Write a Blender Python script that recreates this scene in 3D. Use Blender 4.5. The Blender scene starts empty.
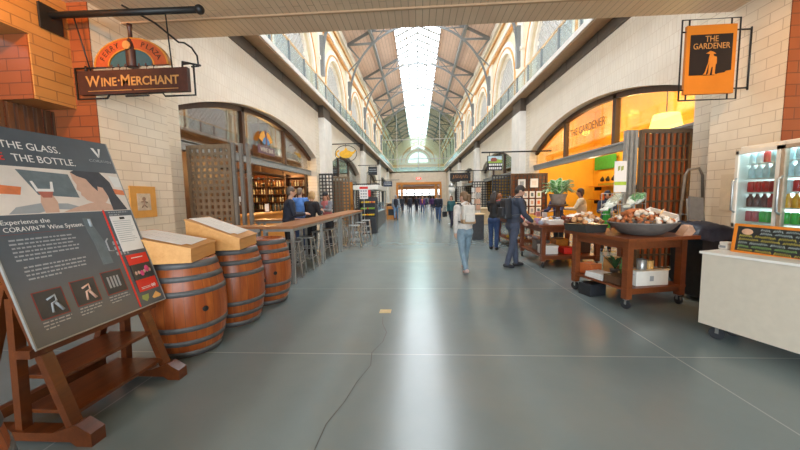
import bpy, bmesh, math, random
from math import sin, cos, pi, radians as R, sqrt, atan2
from mathutils import Vector as V, Matrix, Euler
random.seed(7)
C = bpy.context.scene.collection
SC = bpy.context.scene

# ------------------------------------------------------------------ materials
def _mix(nt, a, b, fac, blend='MIX'):
    n = nt.nodes.new('ShaderNodeMix'); n.data_type = 'RGBA'; n.blend_type = blend
    for s, v in ((0, fac), (6, a), (7, b)):
        if hasattr(v, 'is_output'): nt.links.new(v, n.inputs[s])
        else: n.inputs[s].default_value = v if s == 0 else (v[0], v[1], v[2], 1)
    return n.outputs[2]

def base(name, rough=.5, metal=0., spec=None, trans=0., alpha=1.):
    m = bpy.data.materials.new(name); m.use_nodes = True
    nt = m.node_tree; b = nt.nodes['Principled BSDF']
    b.inputs['Roughness'].default_value = rough; b.inputs['Metallic'].default_value = metal
    b.inputs['Transmission Weight'].default_value = trans; b.inputs['Alpha'].default_value = alpha
    if spec is not None: b.inputs['Specular IOR Level'].default_value = spec
    return m, nt, b

def coords(nt, scale=(1, 1, 1), loc=(0, 0, 0), rot=(0, 0, 0), kind='Object'):
    t = nt.nodes.new('ShaderNodeTexCoord'); mp = nt.nodes.new('ShaderNodeMapping')
    mp.inputs['Scale'].default_value = scale; mp.inputs['Location'].default_value = loc; mp.inputs['Rotation'].default_value = rot
    nt.links.new(t.outputs[kind], mp.inputs[0]); return mp.outputs[0]

def noise(nt, vec, scale, detail=4, rough=.6, lo=.35, hi=.65):
    n = nt.nodes.new('ShaderNodeTexNoise'); n.inputs['Scale'].default_value = scale
    n.inputs['Detail'].default_value = detail; n.inputs['Roughness'].default_value = rough
    nt.links.new(vec, n.inputs['Vector'])
    r = nt.nodes.new('ShaderNodeMapRange'); r.inputs[1].default_value = lo; r.inputs[2].default_value = hi
    nt.links.new(n.outputs['Fac'], r.inputs[0]); return r.outputs[0]

def bump(nt, b, h, strength=.3, dist=.01):
    n = nt.nodes.new('ShaderNodeBump'); n.inputs['Strength'].default_value = strength; n.inputs['Distance'].default_value = dist
    nt.links.new(h, n.inputs['Height']); nt.links.new(n.outputs[0], b.inputs['Normal'])

def plain(name, col, rough=.5, metal=0., var=.12, scale=12., **k):
    m, nt, b = base(name, rough, metal, **k)
    v = noise(nt, coords(nt), scale)
    d = tuple(c*(1-var) for c in col); l = tuple(min(1, c*(1+var)) for c in col)
    nt.links.new(_mix(nt, d, l, v), b.inputs['Base Color']); return m

def wood(name, dark, light, axis='X', scale=6., rough=.45, planks=0.):
    m, nt, b = base(name, rough)
    s = {'X': (.12, 1, 1), 'Y': (1, .12, 1), 'Z': (1, 1, .12)}[axis]
    vec = coords(nt, tuple(v*scale for v in s))
    a = noise(nt, vec, 3., 6, .65, .3, .7); c2 = noise(nt, vec, 14., 3, .5, .3, .75)
    mid = tuple((x+y)/2 for x, y in zip(dark, light))
    c = _mix(nt, dark, light, a); c = _mix(nt, c, mid, c2)
    nt.links.new(c, b.inputs['Base Color']); bump(nt, b, c2, .08, .004); return m

def emit(name, col, strength):
    m = bpy.data.materials.new(name); m.use_nodes = True; nt = m.node_tree; nt.nodes.clear()
    e = nt.nodes.new('ShaderNodeEmission'); o = nt.nodes.new('ShaderNodeOutputMaterial')
    e.inputs[0].default_value = (*col, 1); e.inputs[1].default_value = strength
    nt.links.new(e.outputs[0], o.inputs[0]); return m

def glass(name, col=(1, 1, 1), rough=.02, opacity=.2):
    m = bpy.data.materials.new(name); m.use_nodes = True; nt = m.node_tree; nt.nodes.clear()
    t = nt.nodes.new('ShaderNodeBsdfTransparent'); g = nt.nodes.new('ShaderNodeBsdfGlossy'); x = nt.nodes.new('ShaderNodeMixShader')
    lw = nt.nodes.new('ShaderNodeLayerWeight'); lw.inputs[0].default_value = .5
    f = nt.nodes.new('ShaderNodeMath'); f.operation = 'POWER'; f.inputs[1].default_value = 4; nt.links.new(lw.outputs['Facing'], f.inputs[0])
    ad = nt.nodes.new('ShaderNodeMath'); ad.operation = 'ADD'; ad.inputs[1].default_value = opacity; ad.use_clamp = True
    o = nt.nodes.new('ShaderNodeOutputMaterial'); t.inputs[0].default_value = (*col, 1); g.inputs[1].default_value = rough
    g.inputs[0].default_value = (*col, 1)
    nt.links.new(f.outputs[0], ad.inputs[0]); nt.links.new(ad.outputs[0], x.inputs[0])
    nt.links.new(t.outputs[0], x.inputs[1]); nt.links.new(g.outputs[0], x.inputs[2]); nt.links.new(x.outputs[0], o.inputs[0]); return m

def brick(name, c1, c2, mortar, w=.36, h=.15, plane='YZ', rough=.35, ms=.008, spec=.5):
    m, nt, b = base(name, rough, spec=spec)
    t = nt.nodes.new('ShaderNodeTexCoord'); sp = nt.nodes.new('ShaderNodeSeparateXYZ'); cb = nt.nodes.new('ShaderNodeCombineXYZ')
    nt.links.new(t.outputs['Object'], sp.inputs[0])
    for i, a in enumerate(plane): nt.links.new(sp.outputs['XYZ'.index(a)], cb.inputs[i])
    n = nt.nodes.new('ShaderNodeTexBrick'); nt.links.new(cb.outputs[0], n.inputs['Vector'])
    n.inputs['Scale'].default_value = 1; n.inputs['Brick Width'].default_value = w; n.inputs['Row Height'].default_value = h
    n.inputs['Mortar Size'].default_value = ms; n.inputs['Mortar Smooth'].default_value = .2; n.inputs['Bias'].default_value = 0
    for i, c in zip((1, 2, 3), (c1, c2, mortar)): n.inputs[i].default_value = (*c, 1)
    v = noise(nt, t.outputs['Object'], 2.2, 4)
    c = _mix(nt, n.outputs[0], tuple(x*.86 for x in c2), v); 
    c = _mix(nt, n.outputs[0], c, .45)
    nt.links.new(c, b.inputs['Base Color'])
    inv = nt.nodes.new('ShaderNodeMath'); inv.operation = 'SUBTRACT'; inv.inputs[0].default_value = 1; nt.links.new(n.outputs['Fac'], inv.inputs[1])
    bump(nt, b, inv.outputs[0], .35, .006); return m

M = {}
M['brick'] = brick('cream_glazed_brick', (.85, .76, .62), (.80, .70, .55), (.55, .45, .33), w=.34, ms=.006)
M['brick_end'] = brick('brick_pier_end', (.34, .10, .035), (.29, .08, .028), (.14, .045, .02), plane='XZ')
M['brick_warmlit'] = brick('warm_lit_glazed_brick', (.56, .29, .09), (.50, .245, .07), (.28, .14, .05), w=.42, h=.13)  # glazed brick with the orange glow of warm lamps put into its colour
M['archbrick'] = brick('pale_arch_brick', (.88, .79, .67), (.85, .75, .62), (.76, .65, .52), w=.11, h=.30)
M['stone'] = plain('warm_limestone', (.72, .60, .47), .6, var=.06, scale=3)
M['stone_pale'] = plain('pale_limestone', (.80, .76, .70), .6, var=.05, scale=3)
M['upper'] = plain('cream_plaster', (.78, .68, .48), .7, var=.06, scale=2)
M['plaster_white'] = plain('white_plaster', (.84, .80, .70), .7, var=.04, scale=2)
M['terra'] = plain('terracotta_trim', (.70, .36, .12), .6, var=.1, scale=4)
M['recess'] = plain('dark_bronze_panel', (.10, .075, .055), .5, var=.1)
M['soffit'] = plain('tan_soffit', (.48, .31, .18), .6, var=.06)
M['steel'] = plain('grey_painted_steel', (.20, .215, .22), .5, var=.1)
M['steel_light'] = plain('light_grey_steel', (.34, .35, .34), .45, .3, var=.1)
M['galv'] = plain('galvanised_steel', (.42, .43, .42), .38, .75, var=.15)
M['black'] = plain('black_iron', (.012, .011, .010), .5, var=.2)
M['blackplastic'] = plain('black_plastic', (.018, .02, .024), .45, var=.2)
M['white'] = plain('white_laminate', (.80, .78, .72), .4, var=.03)
M['paper'] = plain('white_paper', (.90, .89, .86), .7, var=.03)
M['darkwood'] = wood('dark_stained_wood', (.05, .022, .010), (.14, .065, .03), 'Z', 5)
M['easelwood'] = wood('red_brown_wood_shaded', (.055, .014, .004), (.19, .050, .011), 'Y', 5, .33)  # easel wood, darkened in colour to hold the shade under it
M['tablewood'] = wood('cherry_table_wood', (.105, .024, .006), (.25, .066, .016), 'Y', 5, .4)
M['barwood'] = wood('oiled_bar_wood', (.30, .12, .05), (.52, .25, .11), 'Y', 5, .35)
M['cratewood'] = wood('pale_crate_wood', (.56, .25, .06), (.78, .42, .14), 'Y', 6, .5)
M['orangewood'] = wood('orange_fir_wood', (.60, .20, .025), (.82, .33, .06), 'Y', 4, .4)
M['pinewood'] = wood('pale_pine', (.60, .42, .22), (.78, .58, .34), 'X', 5, .5)
M['latticewood'] = wood('weathered_lattice_wood', (.13, .085, .05), (.26, .185, .115), 'Z', 7, .6)
M['latticedark'] = plain('dark_lattice_metal', (.05, .045, .04), .5)
M['shutterwood'] = wood('red_cedar_panel', (.40, .085, .022), (.62, .16, .04), 'Z', 5, .5)
M['glass'] = glass('clear_glass', (.88, .96, .98), .12, .05)
M['latticescreen'] = plain('grey_pierced_screen', (.52, .51, .48), .7)
M['glass_green'] = glass('green_tinted_glass', (.64, .75, .72), .03, .12)
M['shopglass'] = glass('shop_window_glass', (.90, .92, .90), .02, .10)
M['amber'] = plain('amber_painted_wall', (.84, .48, .045), .55, var=.06, scale=2)
M['amber_dark'] = plain('orange_painted_shelf', (.62, .22, .02), .5)
M['sky'] = emit('daylight_skylight', (.88, .95, 1.0), 5.0)
M['latglow'] = emit('daylight_window', (.95, .97, 1.0), .78)
M['farglow'] = emit('daylight_far_window', (.93, .98, 1.0), 1.4)

def floor_mat():
    m, nt, b = base('polished_concrete', .25, spec=.75)
    vec = coords(nt)
    big = noise(nt, vec, .45, 5, .55, .2, .8); fine = noise(nt, vec, 2.2, 5, .6, .25, .8)
    c = _mix(nt, (.138, .182, .186), (.205, .252, .256), big); c = _mix(nt, c, _mix(nt, (.160, .204, .208), (.195, .240, .246), fine), .55)
    br = noise(nt, coords(nt, loc=(9, 4, 0)), .35, 5, .6, .52, .75)
    c = _mix(nt, c, (.225, .232, .205), br)
    # saw-cut control joints: lines along X every 2.4 m and two along Y
    t = nt.nodes.new('ShaderNodeTexCoord'); sp = nt.nodes.new('ShaderNodeSeparateXYZ'); nt.links.new(t.outputs['Object'], sp.inputs[0])
    def line(sock, mod, off, wid):
        a = nt.nodes.new('ShaderNodeMath'); a.operation = 'ADD'; a.inputs[1].default_value = off; nt.links.new(sock, a.inputs[0])
        p = nt.nodes.new('ShaderNodeMath'); p.operation = 'PINGPONG'; p.inputs[1].default_value = mod/2; nt.links.new(a.outputs[0], p.inputs[0])
        l = nt.nodes.new('ShaderNodeMath'); l.operation = 'LESS_THAN'; l.inputs[1].default_value = wid; nt.links.new(p.outputs[0], l.inputs[0]); return l.outputs[0]
    l1 = line(sp.outputs[1], 2.35, -3.12, .006); l2 = line(sp.outputs[0], 4.94, -2.48, .006)
    mx = nt.nodes.new('ShaderNodeMath'); mx.operation = 'MAXIMUM'; nt.links.new(l1, mx.inputs[0]); nt.links.new(l2, mx.inputs[1])
    c = _mix(nt, c, (.32, .35, .34), mx.outputs[0])
    nt.links.new(c, b.inputs['Base Color'])
    r = nt.nodes.new('ShaderNodeMapRange'); r.inputs[3].default_value = .21; r.inputs[4].default_value = .25
    nt.links.new(fine, r.inputs[0]); nt.links.new(r.outputs[0], b.inputs['Roughness']); return m
M['floor'] = floor_mat()

def tile_mat():
    return brick('tan_ceiling_tile', (.72, .54, .36), (.68, .49, .32), (.38, .26, .16), w=2.4, h=.105, plane='YX', rough=.45, ms=.006)
M['tile'] = tile_mat()
def planks():
    return brick('tan_roof_boards', (.72, .54, .44), (.68, .50, .40), (.42, .30, .23), w=3.0, h=.32, plane='YX', rough=.7, ms=.02)
M['roof'] = planks()

# ------------------------------------------------------------------ mesh helpers
def bm_(): return bmesh.new()
def box(bm, x0, x1, y0, y1, z0, z1, mi=0, bev=0., mat=None):
    T = Matrix.Translation(((x0+x1)/2, (y0+y1)/2, (z0+z1)/2)) @ Matrix.Diagonal((abs(x1-x0), abs(y1-y0), abs(z1-z0), 1))
    if mat is not None: T = mat @ T
    r = bmesh.ops.create_cube(bm, size=1, matrix=T)
    fs = {f for v in r['verts'] for f in v.link_faces}
    for f in fs: f.material_index = mi
    if bev:
        es = list({e for v in r['verts'] for e in v.link_edges})
        rb = bmesh.ops.bevel(bm, geom=es, offset=bev, segments=2, profile=.6, affect='EDGES', clamp_overlap=True)
        for f in rb['faces']: f.material_index = mi
def frame_of(a, b):
    z = (b-a).normalized(); x = z.cross(V((0, 0, 1)))
    if x.length < 1e-4: x = V((1, 0, 0))
    x.normalize(); return x, z.cross(x), z
def beam(bm, a, b, w, h=None, mi=0):
    """rectangular bar from a to b; w across, h in the other direction"""
    a, b = V(a), V(b); h = h or w; x, y, z = frame_of(a, b)
    q = [bm.verts.new(p + x*sx*w/2 + y*sy*h/2) for p in (a, b) for sx, sy in ((-1, -1), (1, -1), (1, 1), (-1, 1))]
    for idx in ((0, 1, 2, 3), (7, 6, 5, 4), (0, 4, 5, 1), (1, 5, 6, 2), (2, 6, 7, 3), (3, 7, 4, 0)):
        f = bm.faces.new([q[i] for i in idx]); f.material_index = mi
def tube(bm, pts, r, n=8, mi=0, cap=True, flat=1.):
    """round tube through pts; r a number or one per point"""
    pts = [V(p) for p in pts]; rs = r if isinstance(r, (list, tuple)) else [r]*len(pts); rings = []
    up = None
    for i, p in enumerate(pts):
        d = (pts[min(i+1, len(pts)-1)]-pts[max(i-1, 0)]).normalized()
        if up is None:
            up = d.orthogonal().normalized()
            if abs(d.z) < .9: up = (V((0, 0, 1))-d*d.z).normalized()
        up = (up-d*up.dot(d)).normalized(); s = d.cross(up)
        rings.append([bm.verts.new(p+(up*cos(2*pi*k/n)*flat+s*sin(2*pi*k/n))*rs[i]) for k in range(n)])
    for a, b in zip(rings, rings[1:]):
        for k in range(n):
            f = bm.faces.new((a[k], a[(k+1) % n], b[(k+1) % n], b[k])); f.smooth = True; f.material_index = mi
    if cap:
        f = bm.faces.new(rings[0][::-1]); f.material_index = mi; f = bm.faces.new(rings[-1]); f.material_index = mi
def lathe(bm, prof, n=24, c=(0, 0, 0), mi=0, axis=None, capb=True, capt=True, smooth=True):
    c = V(c); rings = []
    for r, z in prof:
        ring = []
        for k in range(n):
            p = V((r*cos(2*pi*k/n), r*sin(2*pi*k/n), z))
            if axis is not None: p = axis @ p
            ring.append(bm.verts.new(c+p))
        rings.append(ring)
    for a, b in zip(rings, rings[1:]):
        for k in range(n):
            f = bm.faces.new((a[k], a[(k+1) % n], b[(k+1) % n], b[k])); f.smooth = smooth; f.material_index = mi
    if capb: bm.faces.new(rings[0][::-1]).material_index = mi
    if capt: bm.faces.new(rings[-1]).material_index = mi
def ball(bm, c, r, mi=0, u=12, v=8, sc=(1, 1, 1), rot=None):
    T = Matrix.Translation(c) @ (rot or Matrix.Identity(4)) @ Matrix.Diagonal((sc[0]*r, sc[1]*r, sc[2]*r, 1))
    q = bmesh.ops.create_uvsphere(bm, u_segments=u, v_segments=v, radius=1, matrix=T)
    for f in {f for w in q['verts'] for f in w.link_faces}: f.material_index = mi; f.smooth = True
def ico(bm, c, r, sub=1, sc=(1, 1, 1), jit=0., mi=0):
    q = bmesh.ops.create_icosphere(bm, subdivisions=sub, radius=r, matrix=Matrix.Translation(c) @ Matrix.Diagonal((*sc, 1)))
    for w in q['verts']:
        if jit: w.co += V((random.uniform(-1, 1), random.uniform(-1, 1), random.uniform(-1, 1)))*jit*r
    for f in {f for w in q['verts'] for f in w.link_faces}: f.material_index = mi; f.smooth = True
def prism(bm, poly, fn, d0, d1, mi=0):
    """poly: 2-D outline, fn(u, v, d) -> 3-D point; extruded between depths d0 and d1"""
    a = [bm.verts.new(fn(u, v, d0)) for u, v in poly]; b = [bm.verts.new(fn(u, v, d1)) for u, v in poly]
    bm.faces.new(a).material_index = mi; bm.faces.new(b[::-1]).material_index = mi
    n = len(poly)
    for i in range(n): bm.faces.new((a[i], b[i], b[(i+1) % n], a[(i+1) % n])).material_index = mi
def face(bm, pts, mi=0):
    f = bm.faces.new([bm.verts.new(p) for p in pts]); f.material_index = mi; return f

def obj(name, bm, m, parent=None, sharp=True):
    me = bpy.data.meshes.new(name)
    bmesh.ops.recalc_face_normals(bm, faces=bm.faces); bm.to_mesh(me); bm.free()
    for k in (m if isinstance(m, (list, tuple)) else [m]): me.materials.append(M[k] if isinstance(k, str) else k)
    o = bpy.data.objects.new(name, me); C.objects.link(o)
    if parent is not None: o.parent = parent
    return o
def thing(name, label, cat, loc=(0, 0, 0), rz=0., group=None):
    o = bpy.data.objects.new(name, None); C.objects.link(o); o.empty_display_size = .1
    o.location = loc; o.rotation_euler = (0, 0, rz); tag(o, label, cat, group); return o
def tag(o, label, cat, group=None, kind=None):
    o['label'] = label; o['category'] = cat
    if group: o['group'] = group
    if kind: o['kind'] = kind
    return o
def place(o, loc=(0, 0, 0), rz=0.): o.location = loc; o.rotation_euler = (0, 0, rz); return o
def struct(name, bm, m, parent=None):
    o = obj(name, bm, m, parent)
    if parent is None: o['kind'] = 'structure'
    return o
def dup(root, loc, rz=0., label=None, group=None, scale=None):
    r = root.copy(); C.objects.link(r); r.location = loc; r.rotation_euler = (0, 0, rz)
    if label: r['label'] = label
    if group: r['group'] = group
    if scale: r.scale = scale
    for ch in list(root.children):
        c = ch.copy(); C.objects.link(c); c.parent = r
        for g in ch.children:
            d = g.copy(); C.objects.link(d); d.parent = c
    return r
def baked(ob):
    """evaluate modifiers / curves of a temporary object into a plain mesh"""
    C.objects.link(ob) if ob.name not in C.objects else None
    dg = bpy.context.evaluated_depsgraph_get(); dg.update()
    me = bpy.data.meshes.new_from_object(ob.evaluated_get(dg)); bpy.data.objects.remove(ob); return me
def text(s, size, depth=.004, squash=1., spacing=1., bold=0.):
    cu = bpy.data.curves.new('t', 'FONT'); cu.body = s; cu.size = size; cu.extrude = depth/2; cu.align_x = 'CENTER'; cu.align_y = 'CENTER'
    cu.space_character = spacing; cu.resolution_u = 3; cu.offset = bold
    me = baked(bpy.data.objects.new('t', cu)); bpy.data.curves.remove(cu)
    for v in me.vertices: v.co.x *= squash
    return me
def text_part(name, s, size, m, parent, mtx, **k):
    """lettering; mtx carries the text's XY plane (x along, y up) to its place"""
    me = text(s, size, **k); me.transform(mtx); me.materials.clear(); me.materials.append(M[m] if isinstance(m, str) else m); me.name = name
    o = bpy.data.objects.new(name, me); C.objects.link(o); o.parent = parent; return o
def facing(ax, ay, loc):
    """matrix with text x along ax, y along ay"""
    ax, ay = V(ax).normalized(), V(ay).normalized(); az = ax.cross(ay)
    return Matrix.Translation(loc) @ Matrix((ax, ay, az)).transposed().to_4x4()

# ------------------------------------------------------------------ camera (1.6 m up, in the aisle, looking down the nave)
def camera():
    F = 318.; roll = R(.75)
    v = V(((418-400)/F, (197-225)/F, 1.)).normalized()
    u = V((-sin(roll), -cos(roll), 0)); u = (u-v*u.dot(v)).normalized(); x = v.cross(u)
    if x.x < 0: x = -x
    # world axes expressed in image axes (right, down, forward) -> blender camera axes in world
    right = V((x.x, v.x, u.x)); down = V((x.y, v.y, u.y)); fwd = V((x.z, v.z, u.z))
    cd = bpy.data.cameras.new('camera'); cd.sensor_width = 36; cd.lens = 36*F/800; cd.clip_end = 300; cd.clip_start = .05
    co = bpy.data.objects.new('camera', cd); C.objects.link(co)
    co.matrix_world = Matrix.Translation((0, 0, 1.6)) @ Matrix((right, -down, -fwd)).transposed().to_4x4()
    SC.camera = co
camera()
XC = .16
# ------------------------------------------------------------------ THE SETTING: the nave
def arch_z(y, c=10.9, half=4.45, zs=3.57, rise=.88):
    r = (half*half+rise*rise)/(2*rise); d = y-c
    return zs+rise-r+sqrt(max(r*r-d*d, 0))
WX, PX, FX, UX = 5.05, 4.75, 4.6, 6.8      # half widths: wall, pilaster, balcony edge, upper wall
P = 11.45                                  # bay length
Y0, YE = 5.5, 58.5                         # end of the entrance soffit, far end

bm = bm_(); box(bm, -9, 9.5, -6, 90, -.2, 0); struct('floor', bm, 'floor')

for sd, nm in ((-1, 'left'), (1, 'right')):
    X = lambda h: XC+sd*h
    def sbox(bm, h0, h1, y0, y1, z0, z1, mi=0): 
        a, b = sorted((X(h0), X(h1))); box(bm, a, b, y0, y1, z0, z1, mi)
    bm = bm_()                              # ground storey wall: brick piers, arches, stone pilasters
    for k in range(4):
        a0, a1 = 6.45+k*P, 15.35+k*P
        sbox(bm, WX, WX+.45, (4.45 if k == 0 else a0-2.55), a0, 0, 5.85, 0)
        N = 28; ys = [a0+(a1-a0)*i/N for i in range(N+1)]
        lo = [(y, arch_z(y-k*P)) for y in ys]
        for (ya, za), (yb, zb) in zip(lo, lo[1:]):
            prism(bm, [(ya, za), (yb, zb), (yb, 5.85), (ya, 5.85)], lambda u, v, d: V((X(d), u, v)), WX, WX+.45, 1)
    sbox(bm, WX, WX+.45, 15.35+3*P, YE, 0, 5.85, 0)
    for k in range(5):
        y = 4.45+k*P+(.22 if k == 0 and sd > 0 else 0); sbox(bm, PX, WX+.02, y, 5.75+k*P, 0, 5.6 if k else 4.4, 2 if k else 0)
    bmesh.ops.remove_doubles(bm, verts=bm.verts, dist=1e-4)
    struct('wall_'+nm, bm, ['brick', 'archbrick', 'stone_pale'])
    # entrance zone wall, lintel and side passage
    bm = bm_()
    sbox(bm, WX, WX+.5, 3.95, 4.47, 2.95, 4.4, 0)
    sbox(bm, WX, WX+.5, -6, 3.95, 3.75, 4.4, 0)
    yn = 4.44 if sd < 0 else 4.66; sbox(bm, PX, PX+.9, yn, yn+.015, 0, 4.4, 1)
    sbox(bm, WX+.02, WX+.5, 3.935, 3.95, 2.95, 3.76, 1)
    sbox(bm, WX+2.4, WX+2.6, -6, 6.2, 0, 4.4, 1)
    struct('wall_%s_entry' % nm, bm, ['brick_warmlit', 'brick_end'])
    # cornice: dark recess, stone fascia, balcony slab
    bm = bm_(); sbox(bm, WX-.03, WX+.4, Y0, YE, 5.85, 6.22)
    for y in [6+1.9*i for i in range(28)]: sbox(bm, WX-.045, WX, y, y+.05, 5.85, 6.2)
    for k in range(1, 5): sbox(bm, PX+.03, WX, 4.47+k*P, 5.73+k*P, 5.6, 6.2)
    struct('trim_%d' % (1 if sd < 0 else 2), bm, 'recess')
    bm = bm_(); sbox(bm, FX, UX, Y0, YE, 6.2, 6.38, 0); sbox(bm, FX-.03, FX+.1, Y0, YE, 6.25, 6.42, 1)
    struct('trim_%d' % (3 if sd < 0 else 4), bm, ['soffit', 'stone_pale'])
    # upper wall with round-headed windows
    bm = bm_(); r, zs = 2.95, 9.6
    cs = [17.95+8.7*i for i in range(-1, 9)]
    last = Y0
    for c in cs:
        sbox(bm, UX, UX+.5, last, c-r, 6.38, 16.15, 0); last = c+r
        N = 20; arc = [(c-r*cos(pi*i/N), zs+r*sin(pi*i/N)) for i in range(N+1)]
        for (ya, za), (yb, zb) in zip(arc, arc[1:]):
            prism(bm, [(ya, za), (yb, zb), (yb, 16.15), (ya, 16.15)], lambda u, v, d: V((X(d), u, v)), UX, UX+.5, 0)
    sbox(bm, UX, UX+.5, last, 94, 6.38, 16.15, 0)
    bmesh.ops.remove_doubles(bm, verts=bm.verts, dist=1e-4)
    struct('wall_%s_upper' % nm, bm, 'upper')
    bm = bm_()                              # mouldings round the windows, string courses
    def ring(c, r0, r1, h0, h1, mi):
        N = 20; zf = lambda i, rr: (c-rr*cos(pi*i/N), zs+rr*sin(pi*i/N))
        for i in range(N):
            prism(bm, [zf(i, r0), zf(i+1, r0), zf(i+1, r1), zf(i, r1)], lambda u, v, d: V((X(d), u, v)), h0, h1, mi)
        for s2 in (-1, 1):
            a, b = sorted((c+s2*r0, c+s2*r1)); sbox(bm, h0, h1, a, b, 6.4, zs, mi)
    for c in cs[1:]:
        ring(c, r-.02, r+.30, UX-.12, UX+.02, 0); ring(c, r+.30, r+.40, UX-.17, UX+.02, 1); ring(c, r+.40, r+.75, UX-.08, UX+.02, 0)
        ring(c, r-.35, r-.02, UX+.18, UX+.4, 0)
    for z, hh, dd, mi in ((13.45, .16, .22, 1), (13.61, .3, .30, 0), (14.9, .12, .15, 1), (15.55, .6, .18, 0)):
        sbox(bm, UX-dd, UX+.02, Y0, 94, z, z+hh, mi)
    for i in range(9):
        y = 13.6+8.7*i; sbox(bm, UX-.14, UX+.02, y-.55, y+.55, 6.4, 13.45, 0); sbox(bm, UX-.2, UX+.02, y-.62, y+.62, 11.0, 11.25, 0)
    bmesh.ops.remove_doubles(bm, verts=bm.verts, dist=1e-4)
    struct('trim_%d' % (5 if sd < 0 else 6), bm, ['plaster_white', 'terra'])
    # windows: bright panes behind a white lattice
    for i, c in enumerate(cs[1:]):
        n = i+1+(0 if sd < 0 else 9)
        bm = bm_(); pts = [(c-r, 6.4), (c+r, 6.4)]+[(c+r*cos(pi*j/18), zs+r*sin(pi*j/18)) for j in range(19)]
        prism(bm, pts, lambda u, v, d: V((X(d), u, v)), UX+.42, UX+.45)
        w = struct('window_%d' % n, bm, 'latglow')
        bm = bm_(); st = .42 if i < 4 else .8
        def clip(p, q):                     # keep the part of a bar inside the arched opening
            ins = lambda y, z: abs(y-c) < r and z > 6.4 and (z < zs or (y-c)**2+(z-zs)**2 < r*r)
            S = 24; t = [j/S for j in range(S+1) if ins(p[0]+(q[0]-p[0])*j/S, p[1]+(q[1]-p[1])*j/S)]
            if len(t) < 2: return
            f = lambda tt: V((X(UX+.36), p[0]+(q[0]-p[0])*tt, p[1]+(q[1]-p[1])*tt)); beam(bm, f(t[0]), f(t[-1]), .085, .06)
        k = -int(12/st)
        while k*st < 14:
            o_ = k*st; clip((c-r, 6.4+o_), (c+r, 6.4+o_+2*r)); clip((c-r, 6.4+o_), (c+r, 6.4+o_-2*r)); k += 1
        obj('lattice', bm, 'latticescreen', w)

# entrance soffit (the camera stands under it), tiled
bm = bm_(); box(bm, -6.5, 6.8, -6, 5.0, 4.4, 5.2, 0); box(bm, -6.5, 6.8, 5.0, 5.5, 4.38, 6.25, 0)
box(bm, -6.5, 6.8, 4.96, 5.0, 4.375, 4.42, 1)
struct('ceiling_entry', bm, ['tile', 'soffit'])
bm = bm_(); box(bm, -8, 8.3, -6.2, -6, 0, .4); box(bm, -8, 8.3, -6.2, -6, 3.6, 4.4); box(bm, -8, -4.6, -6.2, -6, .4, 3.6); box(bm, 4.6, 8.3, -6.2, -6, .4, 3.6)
struct('wall_back', bm, 'brick_warmlit')

# roof: boarded slopes and a ridge skylight
EZ, SX, SZ, RZ = 16.15, 2.38, 18.4, 19.5
bm = bm_()
for sd in (-1, 1):
    prism(bm, [(UX+.5, EZ-.1), (SX, SZ), (SX, SZ+.15), (UX+.5, EZ+.1)], lambda u, v, d: V((XC+sd*u, d, v)), Y0-4, 94)
    prism(bm, [(SX, SZ-.12), (SX+.12, SZ-.12), (SX+.12, SZ+.3), (SX, SZ+.3)], lambda u, v, d: V((XC+sd*u, d, v)), Y0-4, 94)
struct('ceiling', bm, 'roof')
bm = bm_()
for sd in (-1, 1):
    prism(bm, [(SX, SZ+.12), (0, RZ+.1), (0, RZ+.14), (SX, SZ+.16)], lambda u, v, d: V((XC+sd*u, d, v)), Y0-4, 94)
sk = struct('window_19', bm, 'sky')
bm = bm_()
for i in range(58):
    y = 8+1.5*i
    for sd in (-1, 1): beam(bm, (XC+sd*SX, y, SZ+.02), (XC, y, RZ), .36, .10)
for q in (-1, -.5, 0, .5, 1): 
    z = RZ-(RZ-SZ)*abs(q)-.03; beam(bm, (XC+q*SX, Y0, z), (XC+q*SX, 94, z), .12, .1)
obj('glazing_bars', bm, 'steel_light', sk)

# steel roof trusses: arched rib, rafters, struts and cross bracing
def truss_parts(root):
    rz = lambda x: EZ-.28+(SZ-EZ)*(UX-abs(x))/(UX-SX)
    bm = bm_()
    for sd in (-1, 1): beam(bm, (sd*UX, 0, rz(UX)), (sd*SX, 0, rz(SX)), .13, .24); beam(bm, (sd*SX, 0, rz(SX)), (0, 0, RZ-.3), .06, .08)
    obj('rafter', bm, 'steel', root)
    bm = bm_(); pts = [(6.5*cos(pi*i/36), 0, 11+6.55*sin(pi*i/36)) for i in range(37)]
    for a, b in zip(pts, pts[1:]): beam(bm, a, b, .10, .17)
    obj('arched_rib', bm, 'steel', root)
    pt = lambda deg: V((6.5*cos(R(deg)), 0, 11+6.55*sin(R(deg))))
    for sd in (-1, 1):
        bm = bm_(); beam(bm, (sd*6.55, 0, 10.0), (sd*6.55, 0, 12.6), .26, .34); obj('wall_post', bm, 'steel', root)
    bm = bm_()
    for sd in (-1, 1):
        f = lambda x, z: V((sd*x, 0, z))
        q = lambda deg: V((sd*pt(deg).x, 0, pt(deg).z))
        beam(bm, f(6.6, rz(6.6)), q(50), .14, .16); beam(bm, f(6.6, rz(6.6)), q(33), .12, .14); beam(bm, f(6.75, 13.4), q(35), .08, .1)
        beam(bm, f(4.4, rz(4.4)), q(52), .12, .14); beam(bm, f(2.4, rz(2.4)), q(50), .07, .07); beam(bm, f(4.4, rz(4.4)), q(68), .09, .09)
        beam(bm, f(2.4, rz(2.4)), q(67), .09, .09); beam(bm, f(2.4, rz(2.4)), q(90), .05, .05)
        beam(bm, f(0, RZ-.3), f(0, 17.5), .06, .06)
    obj('brace', bm, 'steel', root)
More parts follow.
